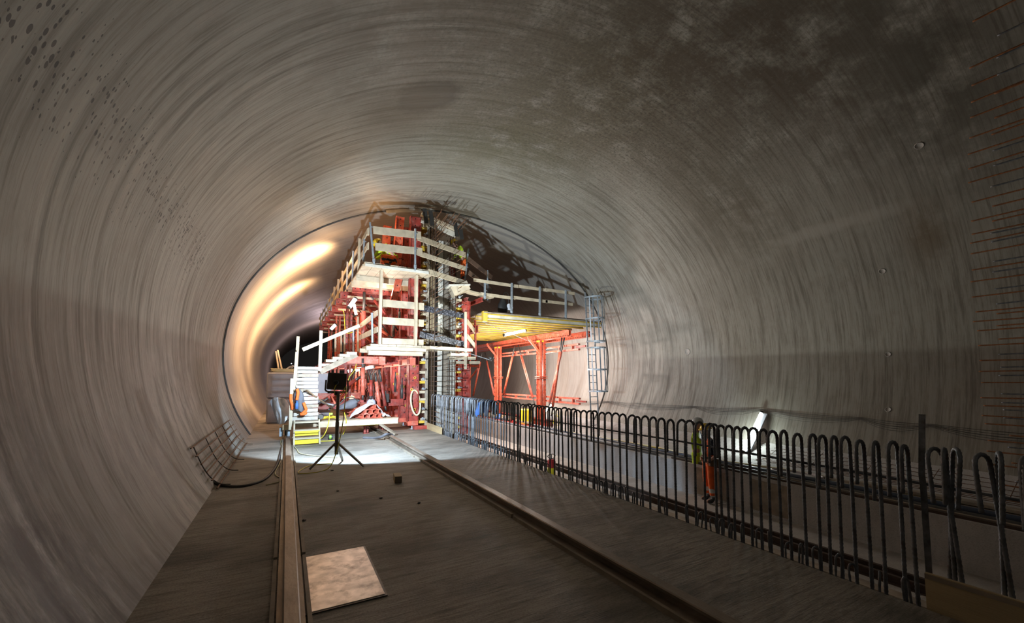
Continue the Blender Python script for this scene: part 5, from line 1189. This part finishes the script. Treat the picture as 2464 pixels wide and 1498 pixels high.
# worker in yellow, hands at his face
g = W(1679, 1186, Z=-1.25)
J = dict(STAND, elL=(-.27, .12, 1.16), wrL=(-.14, .26, 1.34), haL=(-.08, .27, 1.40), elR=(.27, .14, 1.18), wrR=(.13, .27, 1.37), haR=(.07, .27, 1.43), face=(0, 1, 0))
J = {k: (tuple(c*1.04 for c in v) if k != 'face' else v) for k, v in J.items()}
person('person in grey helmet, yellow jacket over blue and yellow shorts, hands at the face', tuple(g), R(205), J, ('hivis', 'blue'), ('hivis', 'navy'), 'helmet_w', short_legs=True, vest='half')
# worker at the right end of the upper platform, bent over the formwork
g = W(1117, 687, Z=ZU); g = Vector((g.x+.02, g.y+.12, ZU))
J = dict(STAND, waist=(0, .04, 1.13), chest=(0, .14, 1.32), neck=(0, .25, 1.45), head=(0, .31, 1.50), crown=(0, .36, 1.60), shL=(-.18, .16, 1.38), shR=(.18, .16, 1.38), elL=(-.25, .28, 1.14), wrL=(-.18, .42, .98), haL=(-.16, .47, .94), elR=(.25, .28, 1.14), wrR=(.18, .45, 1.0), haR=(.15, .50, .96), face=(0, .8, -.5))
person('person in yellow helmet and jacket bent over at the upper platform right end', tuple(g), R(78), J, ('hivis', 'reflect'), ('hivis_o', 'navy'), 'helmet_y', vest='hivis')
# crouching worker behind the guard boards
J = dict(pelvis=(0, -.1, .38), waist=(0, .0, .52), chest=(0, .16, .68), neck=(0, .30, .78), head=(0, .37, .80), crown=(0, .45, .88), hiL=(-.12, -.08, .34), knL=(-.2, .28, .42), anL=(-.16, .05, .10), toL=(-.18, .22, .04), hiR=(.12, -.08, .34), knR=(.18, .25, .20), anR=(.16, -.12, .10), toR=(.16, .02, .04),
         shL=(-.18, .18, .72), elL=(-.26, .36, .52), wrL=(-.2, .5, .36), haL=(-.18, .56, .32), shR=(.18, .18, .72), elR=(.26, .38, .52), wrR=(.16, .54, .4), haR=(.13, .6, .36), face=(0, .8, -.6))
person('person in yellow jacket and orange trousers crouching behind the upper guard boards', (2.75, 12.75, ZU), R(70), J, ('hivis', 'reflect'), ('hivis_o', 'navy'), 'helmet_y', vest='hivis')

# bags and coats on the bench by the right gantry
for k, (px, py, m, nm, lb, cat, r_) in enumerate(((1158, 978, 'blue', 'hanging_coat', 'dark blue coat hung over the tops of the lit starter bars', 'coat', .2), (1180, 975, 'navy', 'hanging_coat', 'blackish coat hung over the bars, right of the blue one', 'coat', .17))):
    c = W(px, py, X=4.12); o = cloth(nm, lb, cat, [[(c.x-.10, c.y-.13, c.z-.2), (c.x-.10, c.y, c.z-.25), (c.x-.10, c.y+.13, c.z-.18)], [(c.x-.06, c.y-.12, c.z+.08), (c.x-.05, c.y, c.z+.10), (c.x-.06, c.y+.12, c.z+.07)], [(c.x+.07, c.y-.12, c.z+.08), (c.x+.08, c.y, c.z+.11), (c.x+.07, c.y+.12, c.z+.07)], [(c.x+.12, c.y-.13, c.z-.16), (c.x+.12, c.y, c.z-.22), (c.x+.12, c.y+.13, c.z-.18)]], 8, 9, m, .02, .02, seed=20+k)
for k, (y, h_, m, lb) in enumerate(((15.6, .34, 'yellow_paint', 'yellow machine case standing on the bench behind the front orange post'),)):
    t = thing('machine_case', lb, 'machine', (9.3, y, -.5)); mb = MB(); mb.box(9.15, 9.5, y-.2, y+.3, -.5, .25); mb.build('case_body', M[m], t, bevel=.04); mb = MB(); mb.box(9.12, 9.53, y-.25, y+.35, -.5, -.38); mb.build('case_base', M['redplastic'], t); mb = MB(); mb.tube(bez([(9.2, y-.22, .2), (9.2, y-.25, .38), (9.45, y-.25, .38), (9.45, y-.22, .2)], 4), .015, 6); mb.build('carry_handle', M['black'], t)
for k, (x, y, sx_, m, lb) in enumerate(((9.2, 17.2, .2, 'grey_fab', 'grey sack on the bench left of the yellow machine case'), (9.25, 18, .2, 'blue', 'blue sack on the bench, second left of the yellow machine case'), (9.2, 16.5, .17, 'redplastic', 'small red bag on the bench next to the grey sack'), (9.3, 18.9, .22, 'wood_old', 'brown sack on the bench farthest back'))):
    bm = bmesh.new(); bmesh.ops.create_uvsphere(bm, u_segments=14, v_segments=9, radius=1)
    for v in bm.verts: v.co = Vector((v.co.x*sx_, v.co.y*sx_*1.3, v.co.z*sx_*(.9+.2*math.sin(v.co.x*5+k))))
    me = bpy.data.meshes.new('sack'); bm.to_mesh(me); bm.free(); me.materials.append(M[m]); me.polygons.foreach_set('use_smooth', [True]*len(me.polygons)); o = new_obj('sack', me); o.location = (x, y, -.5+sx_*.8); tag(o, lb, 'sack')
for k in range(4):
    c = Vector((9.55, 13.6, -.05)); pts = []
    for i in range(40):
        a = 2*math.pi*i/18+k; r_ = .18+.04*k; pts.append((c.x+.05*math.sin(i*.7+k), c.y+r_*math.cos(a), c.z+r_*1.3*math.sin(a)))
    mb = MB(); mb.tube(bez(pts, 3), .012, 5)
    if k in (0, 2): tag(mb.build('hose_coil', M['ycable' if k == 0 else 'hose'], smooth=True), 'yellow cable coiled on the end of the right gantry sill' if k == 0 else 'cream hose coiled over the yellow cable on the right gantry sill', 'hose')
# timber and steel lying below the right gantry
for k, (x, z, m, ya, yb) in enumerate(((9.2, -.30, 'wood', 15, 21), (9.28, -.22, 'wood_end', 16.5, 22), (9.05, -.42, 'red', 14.6, 24), (8.98, -.45, 'galv', 9.5, 24))):
    mb = MB(); mb.bar((x, ya, z), (x, yb, z), .12, .07); tag(mb.build('long_timber' if k < 2 else 'steel_strip', M[m]), ['pale timber lying along the bench under the right gantry', 'brown timber lying on the pale one under the right gantry', 'dark red beam along the bench edge under the right gantry', 'grey steel strip along the bench lip'][k], 'timber' if k < 2 else 'strip')
# black sack on the yellow platform
c = Vector((7.0, 13.4, 3.93)); t = thing('black_sack', 'black backpack with a white bag tied to it, standing on the brown and yellow platform', 'bag', tuple(c))
bm = bmesh.new(); bmesh.ops.create_uvsphere(bm, u_segments=14, v_segments=10, radius=1)
for v in bm.verts: v.co = Vector((v.co.x*(.2-.06*v.co.z), v.co.y*.15, v.co.z*.34+.34))
me = bpy.data.meshes.new('sack'); bm.to_mesh(me); bm.free(); me.materials.append(M['black']); me.polygons.foreach_set('use_smooth', [True]*len(me.polygons)); o = bpy.data.objects.new('bag_body', me); col.objects.link(o); o.parent = t
mb = MB(); mb.tube(bez([c+Vector((-.02, -.05, .6)), c+Vector((.02, -.05, .85)), c+Vector((.2, -.05, .85)), c+Vector((.22, -.05, .5))], 5), .018, 6); mb.build('bag_strap', M['black'], t, smooth=True)
o = cloth('white_bag', None, None, [[c+Vector((.08, -.2, .1)), c+Vector((.2, -.25, .12)), c+Vector((.34, -.2, .08))], [c+Vector((.1, -.18, .42)), c+Vector((.2, -.2, .48)), c+Vector((.3, -.18, .4))]], 6, 6, 'white_cloth', .03, .02, seed=9); o.parent = t; o.matrix_basis = world_of(t).inverted()

# fixture added at the source that throws light up the vault
t = thing('added_work_lamp', 'small added work lamp hung below the right wing of the middle platform', 'lamp', (5.5, 11.3, 2.18))
mb = MB(); mb.lathe([(.03, 2.14), (.06, 2.19), (.08, 2.26), (.07, 2.26)], (5.5, 11.3, 0), 18); mb.build('shade', M['steel_dark'], t, smooth=True)
mb = MB(); mb.bar((5.5, 11.3, 2.16), (5.2, 12.8, 2.5), .02, .02); mb.build('arm', M['galv'], t)
# distant red lights and dark bulkhead far down the tunnel
mb = MB()
mb.lathe([(.05, 0), (.05, .08)], (.4, 50, 3.2), 8, (0, -1, 0)); tag(mb.build('distant_lamp', M['tube_cool']), 'tiny lamp far down the dark tunnel', 'lamp')

t = thing('link_guard', 'dark brown guard boards sloping from the upper platform down to the yellow-beamed deck', 'guard rail', (5.4, 12.95, 4.9))
for (a, b_) in (((1126, 622), (1184, 668)), ((1128, 655), (1184, 700)), ((1128, 694), (1180, 724))):
    mb = MB(); mb.bar(W(*a, Y=13.0), W(*b_, Y=13.5), .03, .17); mb.build('guard_board', M['brownply'], t)
mb = MB(); mb.bar(W(1173, 722, Y=13.4), W(1173, 650, Y=13.4), .04, .04); mb.build('guard_post', M['galv'], t)
